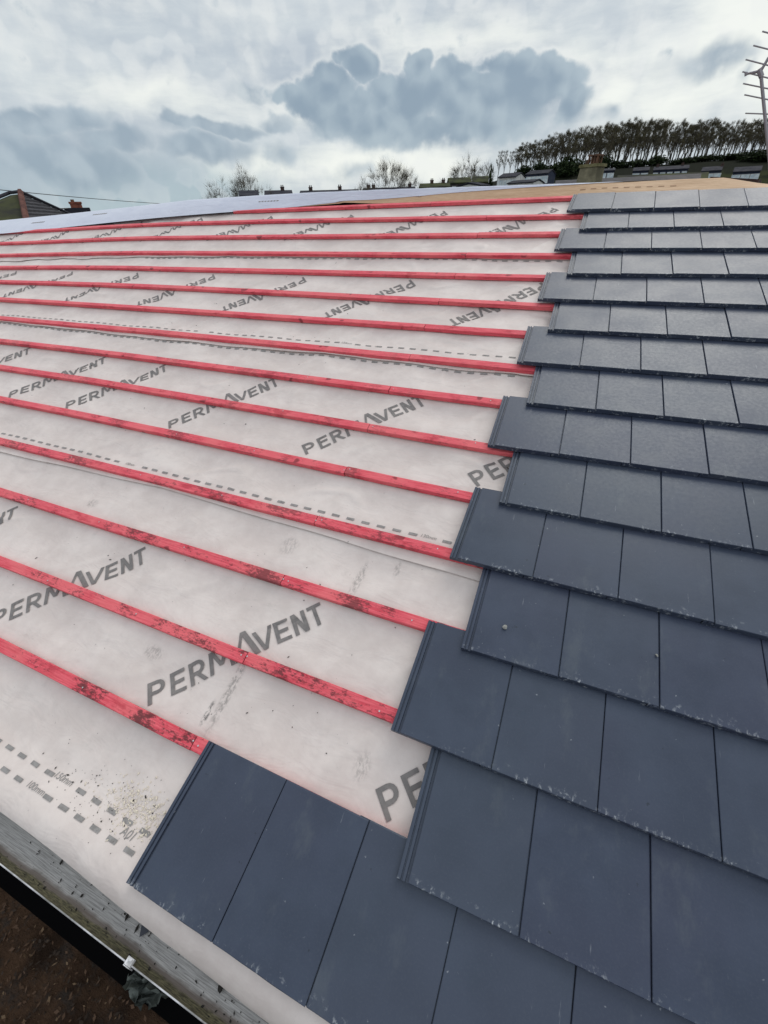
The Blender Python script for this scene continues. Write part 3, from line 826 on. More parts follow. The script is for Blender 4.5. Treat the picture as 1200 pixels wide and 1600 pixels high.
ch = MB(); ch.add([(-.014, .018, 0), (.012, .006, .001), (.010, -.012, 0), (-.013, -.020, 0), (-.014, .018, .004), (.012, .006, .005), (.010, -.012, .004), (-.013, -.020, .004)],
                  [(3, 2, 1, 0), (4, 5, 6, 7), (0, 1, 5, 4), (1, 2, 6, 5), (2, 3, 7, 6), (3, 0, 4, 7)])
o = ch.build('slate_chip', M_CHIP); o.location = (-.580, -.042, -.139); o.rotation_euler = (.25, 0, .5)
tag(o, 'dark four cornered slate chip lying in the grey gutter', 'slate chip')
def grit(name, n, gen, material, label, smin, smax, seed, flat=.5):
    rr = random.Random(seed); V = []; F = []
    for i in range(n):
        p, up = gen(rr); s = rr.uniform(smin, smax) * (1 if rr.random() < .85 else 1.8); a = rr.uniform(0, 6.28)
        el = rr.uniform(1, 2.6)
        ax = W(math.cos(a), math.sin(a), 0) * s * el; ay = W(-math.sin(a), math.cos(a), 0) * s; az = W(0, 0, 1) * s * flat
        b = len(V)
        V += [p - ax, p + ay * rr.uniform(.6, 1), p + ax * rr.uniform(.6, 1), p - ay, p + az]
        F += [(b, b + 1, b + 4), (b + 1, b + 2, b + 4), (b + 2, b + 3, b + 4), (b + 3, b, b + 4)]
    tag(mesh(name, V, F, material), label, 'debris', kind='stuff')
def g_mem(cu, cv, su, sv, k=0):
    def f(r):
        u = r.gauss(cu, su); v = max(r.gauss(cv, sv), -.03); return surf(k, u, v), 0
    return f
grit('sawdust_grit', 420, g_mem(-.80, .155, .085, .035), M_CREAM, 'cream coloured grit scattered on the membrane by the lowest tile', .0012, .0030, 11)
grit('moss_crumbs', 150, g_mem(-.90, .13, .16, .05), M_CRUMB, 'dark crumbs scattered over the dashed lines near the gutter', .0006, .0021, 12)
def g_any(r):
    u = r.uniform(-2.2, .1); v = r.uniform(.0, 1.3)
    return surf(0, u, v), 0
grit('moss_crumbs', 70, g_any, M_CRUMB, 'sparse dark crumbs scattered over the lowest membrane strip', .0007, .0026, 13)
def g_any2(r):
    u = r.uniform(-3, .1); v = r.uniform(1.5, 3.6); return surf(1 if v < 2.7 else 2, u, v), 0
grit('moss_crumbs', 40, g_any2, M_CRUMB, 'few dark crumbs on the middle membrane strips', .001, .0032, 14)
def g_gut(r):
    a = r.uniform(.25, 2.7); return Vector((r.uniform(-1.2, .2), -.066 + .047 * math.cos(a), -.10 - .045 * math.sin(a))), 0
grit('gutter_debris', 160, g_gut, M_CRUMB, 'dark specks of moss and dirt lying along the gutter', .0008, .0035, 15)
d = ray(230, 1545); rc = CAM + d * ((-2.55 - CAM.z) / d.z)
rag = MB(); NR = 14
for i in range(NR + 1):
    for j in range(NR + 1):
        a, b_ = i / NR - .5, j / NR - .5; p = Vector((a * .34, b_ * .17, .03))
        hN = noise.noise(Vector((a * 7, b_ * 7, 2))); p += Vector((.05 * noise.noise(Vector((a * 5, b_ * 5, 7))), .05 * noise.noise(Vector((a * 5, b_ * 5, 4))), .05 + .07 * hN)); rag.v.append(rc + p)
for i in range(NR):
    for j in range(NR):
        if math.hypot(i / NR - .5, j / NR - .5) < .42 + .12 * noise.noise(Vector((i * .4, j * .4, 1))): q = i * (NR + 1) + j; rag.f.append([q, q + NR + 1, q + NR + 2, q + 1]); rag.m.append(0)
tag(rag.build('plastic_scrap', M_RAG), 'crumpled pale plastic scrap in the black strip below the gutter', 'rubbish')

def litter():
    rr = random.Random(77); V = []; F = []; MI = []
    for i in range(9000):
        x = rr.uniform(-4.6, .3); y = rr.uniform(-2.9, -.33); z = terrain(x, y) + rr.uniform(.004, .03)
        a = rr.uniform(0, 6.28); L = rr.uniform(.006, .022); w_ = L * rr.uniform(.2, .6); t = rr.uniform(-.5, .5)
        ax = Vector((math.cos(a), math.sin(a), t * .5)) * L; ay = Vector((-math.sin(a), math.cos(a), rr.uniform(-.4, .4))) * w_; c = Vector((x, y, z)); b = len(V)
        V += [c - ax, c + ay, c + ax, c - ay]; F.append((b, b + 1, b + 2, b + 3)); MI.append(0 if rr.random() < .5 else (1 if rr.random() < .8 else 2))
    ms = [mat('leaf_dark', (.035, .022, .014), .9), mat('leaf_brown', (.095, .052, .028), .85), mat('leaf_tan', (.17, .11, .06), .8)]
    tag(mesh('leaf_litter', V, F, ms, midx=MI), 'brown dead leaves covering the ground beyond the gutter', 'leaf litter', kind='stuff')
litter()

# ------------------------------------------------------------------ distant buildings
def house(px0, px1, ridge_y, eave_y, dist, label, wall, roof, wins=0, win_w=1.0, win_h=1.1, yaw=0, depth=7, chim=(), name='house', winpos=None, winmat=None, win_drop=.5):
    a = at(px0, ridge_y, dist); b = at(px1, ridge_y, dist); mid = (a + b) / 2
    e = at((px0 + px1) / 2, eave_y, dist)
    Wd = (Vector((a.x, a.y)) - Vector((b.x, b.y))).length; rz = mid.z; ez = e.z
    gz = min(terrain(mid.x, mid.y), ez - 2.4) - .3
    t = empty(name, (mid.x, mid.y, gz), label, 'house', 'houses on the hillside beyond the ridge')
    t.rotation_euler.z = -math.atan2(mid.x - CAM.x, mid.y - CAM.y) + yaw
    h = Wd / 2; ez -= gz; rz -= gz
    mb = MB(); y0, y1 = 0, depth; ym = depth / 2
    mb.box((-h + .15, y0 + .25, 0), (h - .15, y1 - .25, ez))
    for x in (-h + .15, h - .45):
        mb.add([(x, y0 + .25, ez), (x + .3, y0 + .25, ez), (x + .3, y1 - .25, ez), (x, y1 - .25, ez), (x, ym, rz - .15), (x + .3, ym, rz - .15)],
               [(0, 4, 3), (1, 2, 5), (0, 1, 5, 4), (3, 4, 5, 2)])
    mb.build('wall', wall, t)
    rf = MB(); th = .16
    rf.add([(-h, y0, ez - .05), (h, y0, ez - .05), (h, ym, rz), (-h, ym, rz), (-h, y0, ez - .05 + th), (h, y0, ez - .05 + th), (h, ym, rz + th), (-h, ym, rz + th),
            (-h, y1, ez - .05), (h, y1, ez - .05), (-h, y1, ez - .05 + th), (h, y1, ez - .05 + th)],
           [(0, 1, 5, 4), (4, 5, 6, 7), (7, 6, 11, 10), (10, 11, 9, 8), (0, 4, 7, 3), (1, 2, 6, 5), (2, 9, 11, 6), (3, 7, 10, 8), (0, 3, 2, 1), (3, 8, 9, 2)])
    r = rf.build('roof', roof, t)
    for cx in chim:
        x = -h + 2 * h * cx; c = MB(); c.box((x - .28, ym - .3, rz - .4), (x + .28, ym + .3, rz + .48)); c.box((x - .33, ym - .35, rz + .48), (x + .33, ym + .35, rz + .56))
        for q in (-.13, .13): c.tube((x + q, ym, rz + .56), (x + q, ym, rz + .8), .09, .08, n=6)
        c.build('chimney', M_DKCHIM, r)
    ps = winpos or [(i + .5) / wins for i in range(wins)]
    for p in (ps if wins or winpos else []):
        x = -h + 2 * h * p
        w = MB(); w.box((x - win_w / 2, y0 + .20, ez - win_drop - win_h), (x + win_w / 2, y0 + .28, ez - win_drop)); f = w.build('window', winmat or M_WIN, t)
        fr = MB(); q = .05
        fr.box((x - win_w / 2 - q, y0 + .17, ez - win_drop - win_h - q), (x - win_w / 2, y0 + .27, ez - win_drop + q)); fr.box((x + win_w / 2, y0 + .17, ez - win_drop - win_h - q), (x + win_w / 2 + q, y0 + .27, ez - win_drop + q))
        fr.box((x - win_w / 2, y0 + .17, ez - win_drop), (x + win_w / 2, y0 + .27, ez - win_drop + q)); fr.box((x - win_w / 2, y0 + .17, ez - win_drop - win_h - q), (x + win_w / 2, y0 + .27, ez - win_drop - win_h))
        fr.box((x - .04, y0 + .16, ez - win_drop - win_h), (x + .04, y0 + .26, ez - win_drop))
        fr.build('frame', M_WALLW, f)
    return t
house(372, 404, 297.5, 307, 70, 'small dark low roof under the two bare trees at left', M_WALLD, M_DKROOF)
house(412, 457, 297.5, 305, 80, 'single dark roof with one chimney right of the left bare trees', M_WALLD, M_DKROOF, chim=(.66,))
house(467, 562, 297, 303, 82, 'long low dark terrace roof with chimneys in the middle of the skyline', M_WALLD, M_DKROOF, chim=(.18, .68))
house(566, 650, 293, 299, 90, 'dark terrace roof behind the round bare tree', M_WALLD, M_DKROOF, chim=(.1, .2, .9))
house(655, 704, 286, 293, 88, 'mossy green roof with two chimneys left of the middle bare tree', M_WALLD, M_OLROOF, chim=(.4, .78))
house(702, 738, 277, 286, 110, 'mossy olive roofed house below the middle bare tree', M_WALLD, M_OLROOF, wins=2, win_w=.8, win_h=.9, yaw=.1)
house(738, 764, 275, 285, 112, 'olive roofed house beside the conical dark tree', M_WALLD, M_OLROOF, wins=2, win_w=.8, win_h=.9)
house(746, 772, 285, 290, 85, 'small house with pale gable just above the ridge', M_WALLW, M_DKROOF, yaw=.9, depth=5)
house(777, 808, 270, 277, 140, 'white gabled house left of the wood, dark roof and blue windows', M_WALLW, M_DKROOF, wins=4, win_w=1.2, win_h=1.5, yaw=-.35, depth=8)
house(790, 836, 281.5, 286, 110, 'low white gabled house in front of the other white houses', M_WALLW, M_DKROOF, wins=4, win_w=.9, win_h=.8, yaw=-.4, depth=6)
house(821, 858, 265.5, 272, 150, 'slate blue house with white gable below the edge of the wood', M_WALLB, M_DKROOF, wins=4, win_w=1.5, win_h=1.5, yaw=-.3, depth=8)
house(938, 962, 263, 267, 160, 'slate blue cottage directly right of the chimney stack', M_WALLB, M_DKROOF, wins=2, win_w=1.6, win_h=1.2)
house(990, 1016, 261, 267, 160, 'slate blue house second to the right of the chimney stack', M_WALLB, M_DKROOF, wins=2, win_w=1.6, win_h=1.6)
house(1022, 1078, 259, 265, 160, 'long slate blue terrace with many windows below the wood', M_WALLB, M_DKROOF, wins=5, win_w=1.1, win_h=1.3, chim=(.1, .8))
house(1098, 1130, 260, 267, 150, 'blue house with three bright windows left of the brown wall', M_WALLB, M_DKROOF, wins=3, win_w=1.5, win_h=1.6, chim=(.95,))
house(1148, 1192, 260, 268, 150, 'blue house with three bright windows at the right edge', M_WALLB, M_DKROOF, wins=3, win_w=1.6, win_h=1.7)

# near mossy roofs beyond the ridge on the right
def slab_roof(pts, dist_near, dist_far, material, label, name='mossy_roof_house'):
    """roof slope between an eave line and a ridge line given as picture columns and rows at their distances"""
    (x0, yt0), (x1, yt1), yb = pts
    a = at(x0, yt0, dist_far); b = at(x1, yt1, dist_far); c = at(x1, yb, dist_near); d = at(x0, yb, dist_near)
    zb = min(c.z, d.z) - .25; c.z = d.z = zb
    org = Vector((d.x, d.y, -2.6)); t = empty(name, org, label, 'house')
    dn = (a - d); dn.z = 0; dn.normalize(); back = dn * ((a - d).length)
    mb = MB(); th = Vector((0, 0, -.12))
    P = [a, b, c, d]; mb.add([p - org for p in P] + [p + th - org for p in P], [(0, 3, 2, 1), (4, 5, 6, 7), (0, 1, 5, 4), (1, 2, 6, 5), (2, 3, 7, 6), (3, 0, 4, 7)])
    e = a + back; f = b + back; e.z = f.z = zb
    P = [e, f, b + Vector((0, 0, -.002)), a + Vector((0, 0, -.002))]; mb.add([p - org for p in P] + [p + th - org for p in P], [(0, 3, 2, 1), (4, 5, 6, 7), (0, 1, 5, 4), (1, 2, 6, 5), (2, 3, 7, 6), (3, 0, 4, 7)])
    mb.build('roof', material, t)
    w = MB(); g0 = -2.6
    c2 = c + dn * .3; d2 = d + dn * .3; e2 = e - dn * .3; f2 = f - dn * .3
    lo = [Vector((p.x, p.y, g0)) - org for p in (d2, c2, f2, e2)]; hi = [Vector((p.x, p.y, zb - .05)) - org for p in (d2, c2, f2, e2)]
    w.add(lo + hi + [a + Vector((0, 0, -.16)) - org, b + Vector((0, 0, -.16)) - org], [(0, 1, 5, 4), (1, 2, 6, 5), (2, 3, 7, 6), (3, 0, 4, 7), (4, 7, 8), (5, 9, 6)])
    w.build('wall', M_RENDER, t)
    return t
slab_roof([(868, 282), (1096, 271), 296], 13, 15.5, M_SLATE, 'low slate roof just behind the ridge right of the chimney stack')
slab_roof([(965, 274), (1108, 268.5), 285], 20, 23, M_MOSSY, 'mossy roof behind the slate roof, below the blue terrace')
wl = MB(); a = at(1110, 276, 11.5); b = at(1186, 280, 11.5); 
dx = (b - a); 
wl.add([(a.x, a.y, -2.6), (b.x, b.y, -2.6), (b.x + .1, b.y + .25, -2.6), (a.x + .1, a.y + .25, -2.6), (a.x, a.y, a.z), (b.x, b.y, b.z), (b.x + .1, b.y + .25, b.z), (a.x + .1, a.y + .25, a.z)],
       [(3, 2, 1, 0), (4, 5, 6, 7), (0, 1, 5, 4), (1, 2, 6, 5), (2, 3, 7, 6), (3, 0, 4, 7)])
tag(wl.build('garden_wall', mat('brown_wall', (.06, .03, .025), .9, simple((.035, .02, .018), (.08, .04, .03), 6))), 'dark brown brick wall behind the ridge at the right edge', 'wall')

# chimney stack with lichen render and terracotta pots
def chimney_stack():
    D = 12.0; base = at(918, 300, D); top = at(918, 262, D)
    t = empty('chimney_stack', (base.x, base.y, -2.6), 'lichen covered rendered chimney stack with terracotta pots under a slab', 'chimney')
    t.rotation_euler.z = R_(-28); s = 12.0 / 667 * 1.28; off = 2.6
    zb, zt = base.z + off - 1.0, top.z + off; w1, w0 = .185, .20
    mb = MB()
    mb.add([(-w0, -w0 * .75, 0), (w0, -w0 * .75, 0), (w0, w0 * .75, 0), (-w0, w0 * .75, 0), (-w1 * 1.35, -w1 * 1.1, zb + .65), (w1 * 1.02, -w1 * 1.1, zb + .65), (w1 * 1.02, w1, zb + .65), (-w1 * 1.35, w1, zb + .65),
            (-w1, -w1 * .75, zt), (w1, -w1 * .75, zt), (w1, w1 * .75, zt), (-w1, w1 * .75, zt)],
           [(0, 1, 5, 4), (1, 2, 6, 5), (2, 3, 7, 6), (3, 0, 4, 7), (4, 5, 9, 8), (5, 6, 10, 9), (6, 7, 11, 10), (7, 4, 8, 11), (8, 9, 10, 11)])
    mb.build('stack', M_CONC, t)
    c = MB(); c.box((-w1 - .025, -w1 * .75 - .025, zt), (w1 + .03, w1 * .75 + .025, zt + .05)); c.build('cap', M_CONC2, t)
    for i, x in enumerate((-.06, .00, .06, .12)):
        for y in (-.08, .08):
            p = MB(); p.box((x - .013, y - .013, zt + .05), (x + .013, y + .013, zt + .175)); p.build('terracotta_post', M_TERRA, t)
    p = MB(); p.tube((.03, 0, zt + .05), (.03, 0, zt + .15), .055, .05, n=10); p.build('pot', M_TERRA, t)
    p = MB(); p.box((-.085, -.105, zt + .175), (.145, .105, zt + .20)); p.build('slab', M_TERRA, t)
    p = MB(); p.tube((-.135, 0, zt + .05), (-.135, 0, zt + .13), .045, .035, n=10); p.build('pot', mat('dark_pot', (.09, .06, .04), .9), t)
chimney_stack()

# left hipped roof house
def hip_house():
    A = at(33, 303, 13.0); A2 = at(16, 305, 13.6); F_ = at(40, 342, 10.6); R2 = at(101, 333, 15.5); L = at(-45, 330, 12.2)
    def ext(a, b, k): return a + (b - a) * k
    Fe = ext(A, F_, 1.35); zb = Fe.z - .1; Fe.z = zb
    Re = ext(A, R2, (A.z - zb) / (A.z - R2.z)); Le = ext(A2, L, (A2.z - zb) / (A2.z - L.z))
    Be = Re + Le - Fe; Be.z = zb
    org = Vector((Fe.x, Fe.y, -2.6)); t = empty('hipped_house', org, 'house with mossy hipped roof and red hip tiles at the left edge', 'house')
    o_ = lambda p: p - org
    m1 = MB(); m1.add([o_(A), o_(A2), o_(Le), o_(Fe)], [(0, 1, 2, 3)]); m1.add([o_(A), o_(A2), o_(Be), o_(Le)], [(0, 2, 1), (1, 2, 3)])
    m1.build('roof_slope', M_MOSSY, t)
    m2 = MB(); N = 11
    for i in range(N):   # slate courses as real steps
        a0 = A + (Fe - A) * (i / N); b0 = A + (Re - A) * (i / N); a1 = A + (Fe - A) * ((i + 1) / N); b1 = A + (Re - A) * ((i + 1) / N)
        up = Vector((0, 0, .03)); m2.add([o_(a0), o_(b0), o_(b1 + up), o_(a1 + up), o_(a1), o_(b1)], [(0, 3, 2, 1), (3, 4, 5, 2)])
    m2.add([o_(A), o_(Re), o_(Be)], [(0, 1, 2)])
    m2.build('roof_slope', M_SLATE, t)
    h = MB(); up = Vector((0, 0, .04)); h.tube(o_(A + up), o_(Fe + up), .05, n=6); h.build('hip_tiles', M_HIPTILE, t)
    h = MB(); h.tube(o_(A + up), o_(Re + up), .03, n=6); h.tube(o_(A + up), o_(A2 + up), .03, n=6); h.tube(o_(A2 + up), o_(Le + up), .03, n=6); h.build('ridge_tiles', M_DKROOF, t)
    w = MB(); ctr = (Fe + Re + Le + Be) / 4
    q = [Vector((ctr.x + (p.x - ctr.x) * .93, ctr.y + (p.y - ctr.y) * .93, 0)) for p in (Fe, Re, Be, Le)]
    w.add([Vector((p.x, p.y, -2.6)) - org for p in q] + [Vector((p.x, p.y, zb - .02)) - org for p in q], [(0, 1, 5, 4), (1, 2, 6, 5), (2, 3, 7, 6), (3, 0, 4, 7), (4, 5, 6, 7)])
    w.build('wall', M_RENDER, t)
hip_house()
def brick_chimney():
    b = at(122.5, 331, 19); tp = at(121, 316, 19)
    t = empty('brick_chimney', (b.x, b.y, -2.6), 'small red brick chimney poking above the ridge right of the hipped roof', 'chimney'); t.rotation_euler.z = R_(50)
    z1 = tp.z + 2.6; z0 = b.z + 2.6; c = MB(); c.box((-.15, -.15, 0), (.15, .15, z1 - .04)); c.build('stack', M_BRICK, t)
    c = MB(); c.box((-.17, -.17, z1 - .04), (.17, .17, z1 + .01)); c.build('cap', M_BRICK, t)
    c = MB(); c.box((-.34, -.25, z0 - .2), (.34, .25, z0 + .1)); c.build('flashing', M_DKROOF, t)
    c = MB(); c.tube((-.06, 0, z1 + .01), (-.06, 0, z1 + .07), .05, n=8); c.build('pot', M_TERRA, t)
brick_chimney()
def wire(p0, p1, sag, r, label):
    mb = MB(); N = 24; pts = [p0.lerp(p1, i / N) - Vector((0, 0, sag * 4 * (i / N) * (1 - i / N))) for i in range(N + 1)]
    for a, b in zip(pts, pts[1:]): mb.tube(a, b, r, n=5, cap=False)
    tag(mb.build('overhead_cable', M_CABLE), label, 'cable')
wire(at(-120, 284, 20), at(330, 321, 42), .12, .012, 'upper thin overhead cable against the sky at left')
wire(at(-40, 304, 17), at(119, 325.5, 19), .1, .014, 'lower overhead cable meeting the small brick chimney')

# antenna at the top right
def antenna():
    D = 6.0
    foot = at(1196, 190, D); t = empty('television_antenna', foot, 'aluminium television antenna with many rods on a leaning mast at the top right', 'antenna')
    L = lambda px, py, d=D: at(px, py, d) - foot
    m_ = MB(); m_.tube(L(1188.5, 112), L(1195.5, 184), .012, n=8)
    e = L(1195.5, 184); s_ = L(1188.5, 112); dirn = (e - s_).normalized(); m_.tube(e, e + dirn * 1.6, .012, n=8); m_.build('mast', M_ALU, t)
    b = MB(); b.tube(L(1187, 114), L(1201, 90), .011, n=8); b.tube(L(1201, 90), L(1262, 8), .010, n=8); b.build('boom', M_ALU, t)
    b = MB(); b.tube(L(1165.5, 115.5), L(1187.5, 111), .008, .012, n=8); b.tube(L(1165.5, 113), L(1165.5, 118.5), .010, n=6); b.tube(L(1186, 108), L(1190, 120), .018, n=8); b.build('clamp_arm', M_ALU, t)
    for (x, y, x2, y2) in ((1191, 49, 1270, 70), (1177, 71, 1255, 91), (1165, 93, 1242, 113), (1160, 112, 1237, 131), (1161, 130.5, 1236, 146), (1163, 148, 1236, 163), (1164.5, 177, 1236, 179.5)):
        b = MB(); b.tube(L(x, y), L(x2, y2), .0052, n=6); b.build('rod', M_ALU, t)
antenna()

# ------------------------------------------------------------------ trees
def branch(mb, p, d, L, r, depth, rng, spread, tips, sides=4, up=.25, kids=(2, 3), shrink=.74):
    segs = 2 if depth > 1 else 1; q = p
    for s in range(segs):
        dd = (d + Vector((rng.gauss(0, .09), rng.gauss(0, .09), rng.gauss(0, .05)))).normalized()
        e = q + dd * (L / segs); r2 = r * (.86 if s == 0 else .72)
        mb.tube(q, e, r, r2, n=sides if depth > 2 else 3, cap=False); q = e; r = r2; d = dd
    if depth == 0: tips.append((q, d)); return
    for i in range(rng.randint(*kids)):
        ax = Vector((rng.gauss(0, 1), rng.gauss(0, 1), rng.gauss(0, 1))).normalized(); v = (d + ax.cross(d).normalized() * rng.uniform(.4, 1) * spread + Vector((0, 0, up))).normalized()
        branch(mb, q, v, L * shrink * rng.uniform(.8, 1.15), r * .8, depth - 1, rng, spread, tips, sides, up, kids, shrink)
def bare_tree_parts(name, seed, H, r0, depth, spread, material, trunk_frac=.22, kids=(2, 3), twig=.55, up=.2, tw=.035, nt=5):
    rng = random.Random(seed); t = MB(); p = Vector((0, 0, -.5)); q = Vector((0, 0, H * trunk_frac)); t.tube(p, q, r0, r0 * .85, n=8, cap=False)
    cr = MB(); tips = []; L = H * (1 - trunk_frac) * .30
    for i in range(5):
        a = i * 2 * math.pi / 5 + rng.uniform(-.3, .3); v = Vector((math.cos(a) * spread, math.sin(a) * spread, 1)).normalized()
        branch(cr, q, v, L, r0 * .5, depth, rng, spread, tips, up=up, kids=kids)
    branch(cr, q, Vector((0, 0, 1)), L * 1.1, r0 * .6, depth, rng, spread, tips, up=up, kids=kids)
    for (p, d) in tips:
        for k in range(nt):
            v = (d + Vector((rng.gauss(0, .55), rng.gauss(0, .55), rng.gauss(.1, .4)))).normalized(); e = p + v * twig * rng.uniform(.5, 1.3)
            s = v.cross(Vector((rng.gauss(0, 1), rng.gauss(0, 1), rng.gauss(0, 1)))).normalized() * tw
            cr.add([p - s, p + s, e], [(0, 1, 2)])
    return t, cr
def place_tree(px, top_y, dist, H0, me_pair, label, name='bare_tree', group=None, lean=0, base=None, wid=1.0):
    top = at(px, top_y, dist); gz = terrain(top.x, top.y) if base is None else base
    H = top.z - gz
    t = empty(name, (top.x, top.y, gz), label, 'tree', group); t.scale = (H / H0 * wid, H / H0 * wid, H / H0)
    t.rotation_euler = (lean * .3, lean, random.uniform(0, 6.28) if not lean else 0)
    for nm, me in zip(('trunk', 'crown'), me_pair):
        o = bpy.data.objects.new(nm, me); scene.collection.objects.link(o); o.parent = t
    return t
def tree_meshes(tr, cr, m1, m2):
    a = tr.build('trunk', m1); b = cr.build('crown', m2); ma, mb_ = a.data, b.data
    bpy.data.objects.remove(a); bpy.data.objects.remove(b); return ma, mb_
BT = [tree_meshes(*bare_tree_parts('b', s, 10, .22, 4, .62, M_TWIG, kids=(2, 3), twig=1.15, tw=.011, nt=9), M_WOOD, M_TWIG) for s in (1, 2, 3)]
place_tree(345, 288, 75, 10, BT[0], 'low rounded bare tree at the far left of the skyline trees', wid=.85)
place_tree(380, 267, 78, 10, BT[1], 'taller bare tree beside the low one, above the small dark roof', wid=.68)
place_tree(612, 251, 95, 10, BT[2], 'wide round bare tree alone in the middle of the skyline', wid=.74)
place_tree(640, 273, 100, 10, BT[0], 'small bare tree just right of the wide round one', wid=.8)
place_tree(571, 285, 85, 10, BT[1], 'tiny bare sapling left of the wide round tree', wid=.8)
place_tree(738, 251, 130, 10, BT[1], 'bare tree above the olive roofs left of the wood', wid=1.1)

def leaf_mass(mb, c, rad, n, size, rng, mi=0, shell=.0):
    for i in range(n):
        while True:
            v = Vector((rng.uniform(-1, 1), rng.uniform(-1, 1), rng.uniform(-1, 1)))
            if shell < v.length < 1: break
        p = Vector(c) + Vector((v.x * rad[0], v.y * rad[1], v.z * rad[2]))
        a = Vector((rng.gauss(0, 1), rng.gauss(0, 1), rng.gauss(0, 1))).normalized() * size * rng.uniform(.5, 1.3); b = a.cross(Vector((rng.gauss(0, 1), rng.gauss(0, 1), rng.gauss(0, 1)))).normalized() * size * rng.uniform(.4, 1)
        mb.add([p - a, p - b, p + a, p + b], [(0, 1, 2, 3)], mi)
def wood_tree(seed, H=20, leaf=1.0):
    rng = random.Random(seed); t = MB(); cr = MB(); tips = []
    pts = [Vector((0, 0, -1))]; 
    for i in range(6): pts.append(Vector((rng.gauss(0, .16) * (i + 1) * .6, rng.gauss(0, .16) * (i + 1) * .6, H * .80 * (i + 1) / 6)))
    k_ = rng.uniform(.8, 1.45); rs = [x * k_ for x in (.42, .36, .31, .25, .18, .12, .06)]
    for i in range(6): t.tube(pts[i], pts[i + 1], rs[i], rs[i + 1], n=5, cap=False)
    for i in range(21):
        f = rng.uniform(.26, .98); k = f * 6; j = min(int(k), 5); p = pts[j].lerp(pts[j + 1], k - j)
        a = rng.uniform(0, 6.28); v = Vector((math.cos(a) * .65, math.sin(a) * .65, 1)).normalized()
        branch(cr, p, v, H * .13 * (1.25 - f * .5), .11, 2, rng, .5, tips, up=.35, kids=(2, 3), shrink=.75)
    for (p, d) in tips:
        for k in range(7):
            v = (d + Vector((rng.gauss(0, .5), rng.gauss(0, .5), rng.gauss(.15, .35)))).normalized(); e = p + v * rng.uniform(.8, 2.2); s = v.cross(Vector((rng.gauss(0, 1), rng.gauss(0, 1), 0))).normalized() * .045
            cr.add([p - s, p + s, e], [(0, 1, 2)], 0)
        if rng.random() < .85: leaf_mass(cr, p + Vector((0, 0, .2)), (1.1, 1.1, .9), int(13 * leaf * (1 if p.z > H * .6 else .35)), .19, rng, 1)
    a = t.build('trunk', M_WOOD); b = cr.build('crown', [M_TWIG, M_FOL]); r = (a.data, b.data); bpy.data.objects.remove(a); bpy.data.objects.remove(b); return r
WT = [wood_tree(20 + i, leaf=l) for i, l in enumerate((1.0, .6, 1.4, .9, .3))]
TOPS = [(770, 242), (785, 236), (800, 233), (812, 232), (830, 222), (850, 217), (870, 210), (895, 200), (920, 197), (950, 195), (980, 191), (1005, 187), (1035, 184), (1060, 191), (1085, 190), (1110, 187), (1135, 192), (1160, 189), (1185, 184), (1230, 180), (1300, 178)]
x = 782; i = 0
while x < 1262:
    ty = lerp(TOPS, x) + random.choice((-5, -2, 0, 1, 3, 6, 9)) + random.uniform(-2, 2)
    wt = WT[4] if x < 806 else WT[(i * 3 + random.randint(0, 1)) % 5]
    lab = f'tall slender tree, {ordinal(i + 1)} from the left along the front of the hilltop wood'
    place_tree(x, ty, 240 + random.uniform(-4, 4), 20.5, wt, lab, 'woodland_tree', 'trees of the hilltop wood', lean=random.uniform(-.02, .05), wid=random.uniform(.8, 1.1) if x > 806 else .7)
    x += random.uniform(6.0, 10.5) if x > 806 else 9; i += 1
x = 830; i = 0
while x < 1250:
    ty = lerp(TOPS, x) + random.uniform(14, 30)
    place_tree(x, ty, 232 + random.uniform(-3, 3), 20.5, WT[(i * 2) % 5], f'shorter understorey tree before the hilltop wood, {ordinal(i + 1)} from the left', 'woodland_tree', 'trees of the hilltop wood', lean=random.uniform(-.03, .06), wid=random.uniform(.8, 1.0))
    x += random.uniform(10, 22); i += 1
x = 812; i = 0
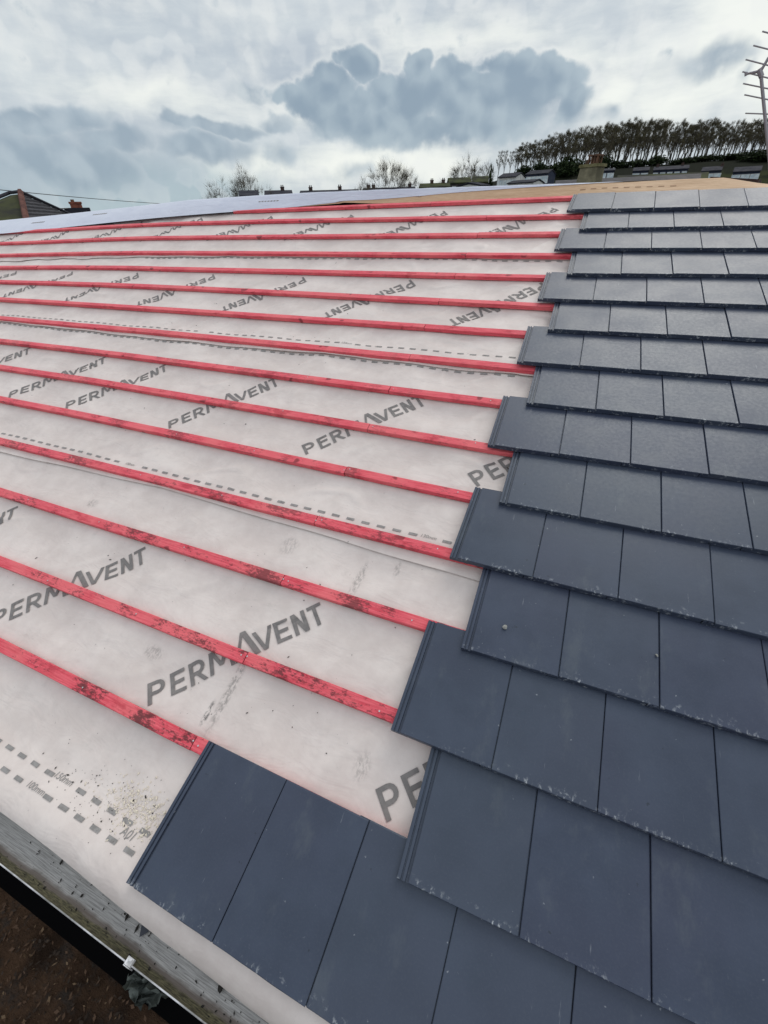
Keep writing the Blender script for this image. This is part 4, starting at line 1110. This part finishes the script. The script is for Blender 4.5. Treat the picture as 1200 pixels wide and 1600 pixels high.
while x < 1250:
    ty = lerp(TOPS, x) + random.uniform(-3, 9)
    place_tree(x, ty, 258 + random.uniform(-4, 5), 20.5, WT[(i * 2 + 1) % 5], f'tree standing in the back row of the hilltop wood, {ordinal(i + 1)} from the left', 'woodland_tree', 'trees of the hilltop wood', lean=random.uniform(-.02, .05), wid=random.uniform(.85, 1.15))
    x += random.uniform(6.5, 10.5); i += 1
def shrub(seed, R, Hh, n, size):
    rng = random.Random(seed); st = MB(); st.tube((0, 0, -.5), (0, 0, Hh * .6), .2, .08, n=5); cr = MB()
    for k in range(7):
        a = rng.uniform(0, 6.28); q = rng.uniform(0, .55) * R
        leaf_mass(cr, (math.cos(a) * q, math.sin(a) * q, Hh * rng.uniform(.3, .62)), (R * .55, R * .55, Hh * .36), n // 7, size, rng)
    a = st.build('stem', M_WOOD); b = cr.build('foliage', M_EVER); r = (a.data, b.data); bpy.data.objects.remove(a); bpy.data.objects.remove(b); return r
SH = [shrub(40 + i, 4, 6, 1500, .33) for i in range(3)]
def place_shrub(px, top_y, dist, wpx, label, i):
    top = at(px, top_y, dist); gz = terrain(top.x, top.y); Hh = max(top.z - gz, 1.5)
    t = empty('evergreen_shrub', (top.x, top.y, gz - .3), label, 'shrub', 'dark evergreen shrubs at the foot of the wood')
    k = wpx * dist / 667 / 8 * .80; t.scale = (k * 1.1, k * 1.1, (Hh + .3) / 5.2); t.rotation_euler.z = i * 1.3
    for nm, me in zip(('stem', 'foliage'), SH[i % 3]):
        o = bpy.data.objects.new(nm, me); scene.collection.objects.link(o); o.parent = t
sp = [(768, 263, 118, 14), (888, 246, 200, 44), (868, 254, 205, 30), (906, 250, 205, 26), (820, 259, 215, 28), (845, 256, 215, 28), (945, 252, 225, 34), (972, 254, 225, 34), (1000, 252, 225, 36), (1030, 252, 225, 36), (1062, 253, 222, 36), (1085, 250, 225, 34),
      (1110, 249, 225, 34), (1138, 252, 222, 34), (1160, 250, 222, 34), (1182, 240, 215, 36), (1200, 236, 210, 40), (1225, 240, 215, 40)]
for i, (px, ty, d, wp) in enumerate(sp):
    if i > 4: ty -= 5 + 4 * math.sin(i * 2.3)
    lab = 'conical dark evergreen between the olive roof and the white houses' if i == 0 else ('largest dark ivy green shrub left of the chimney stack' if i == 1 else f'dark evergreen shrub, {ordinal(i)} from the left at the foot of the wood')
    place_shrub(px, ty, d, wp, lab, i)
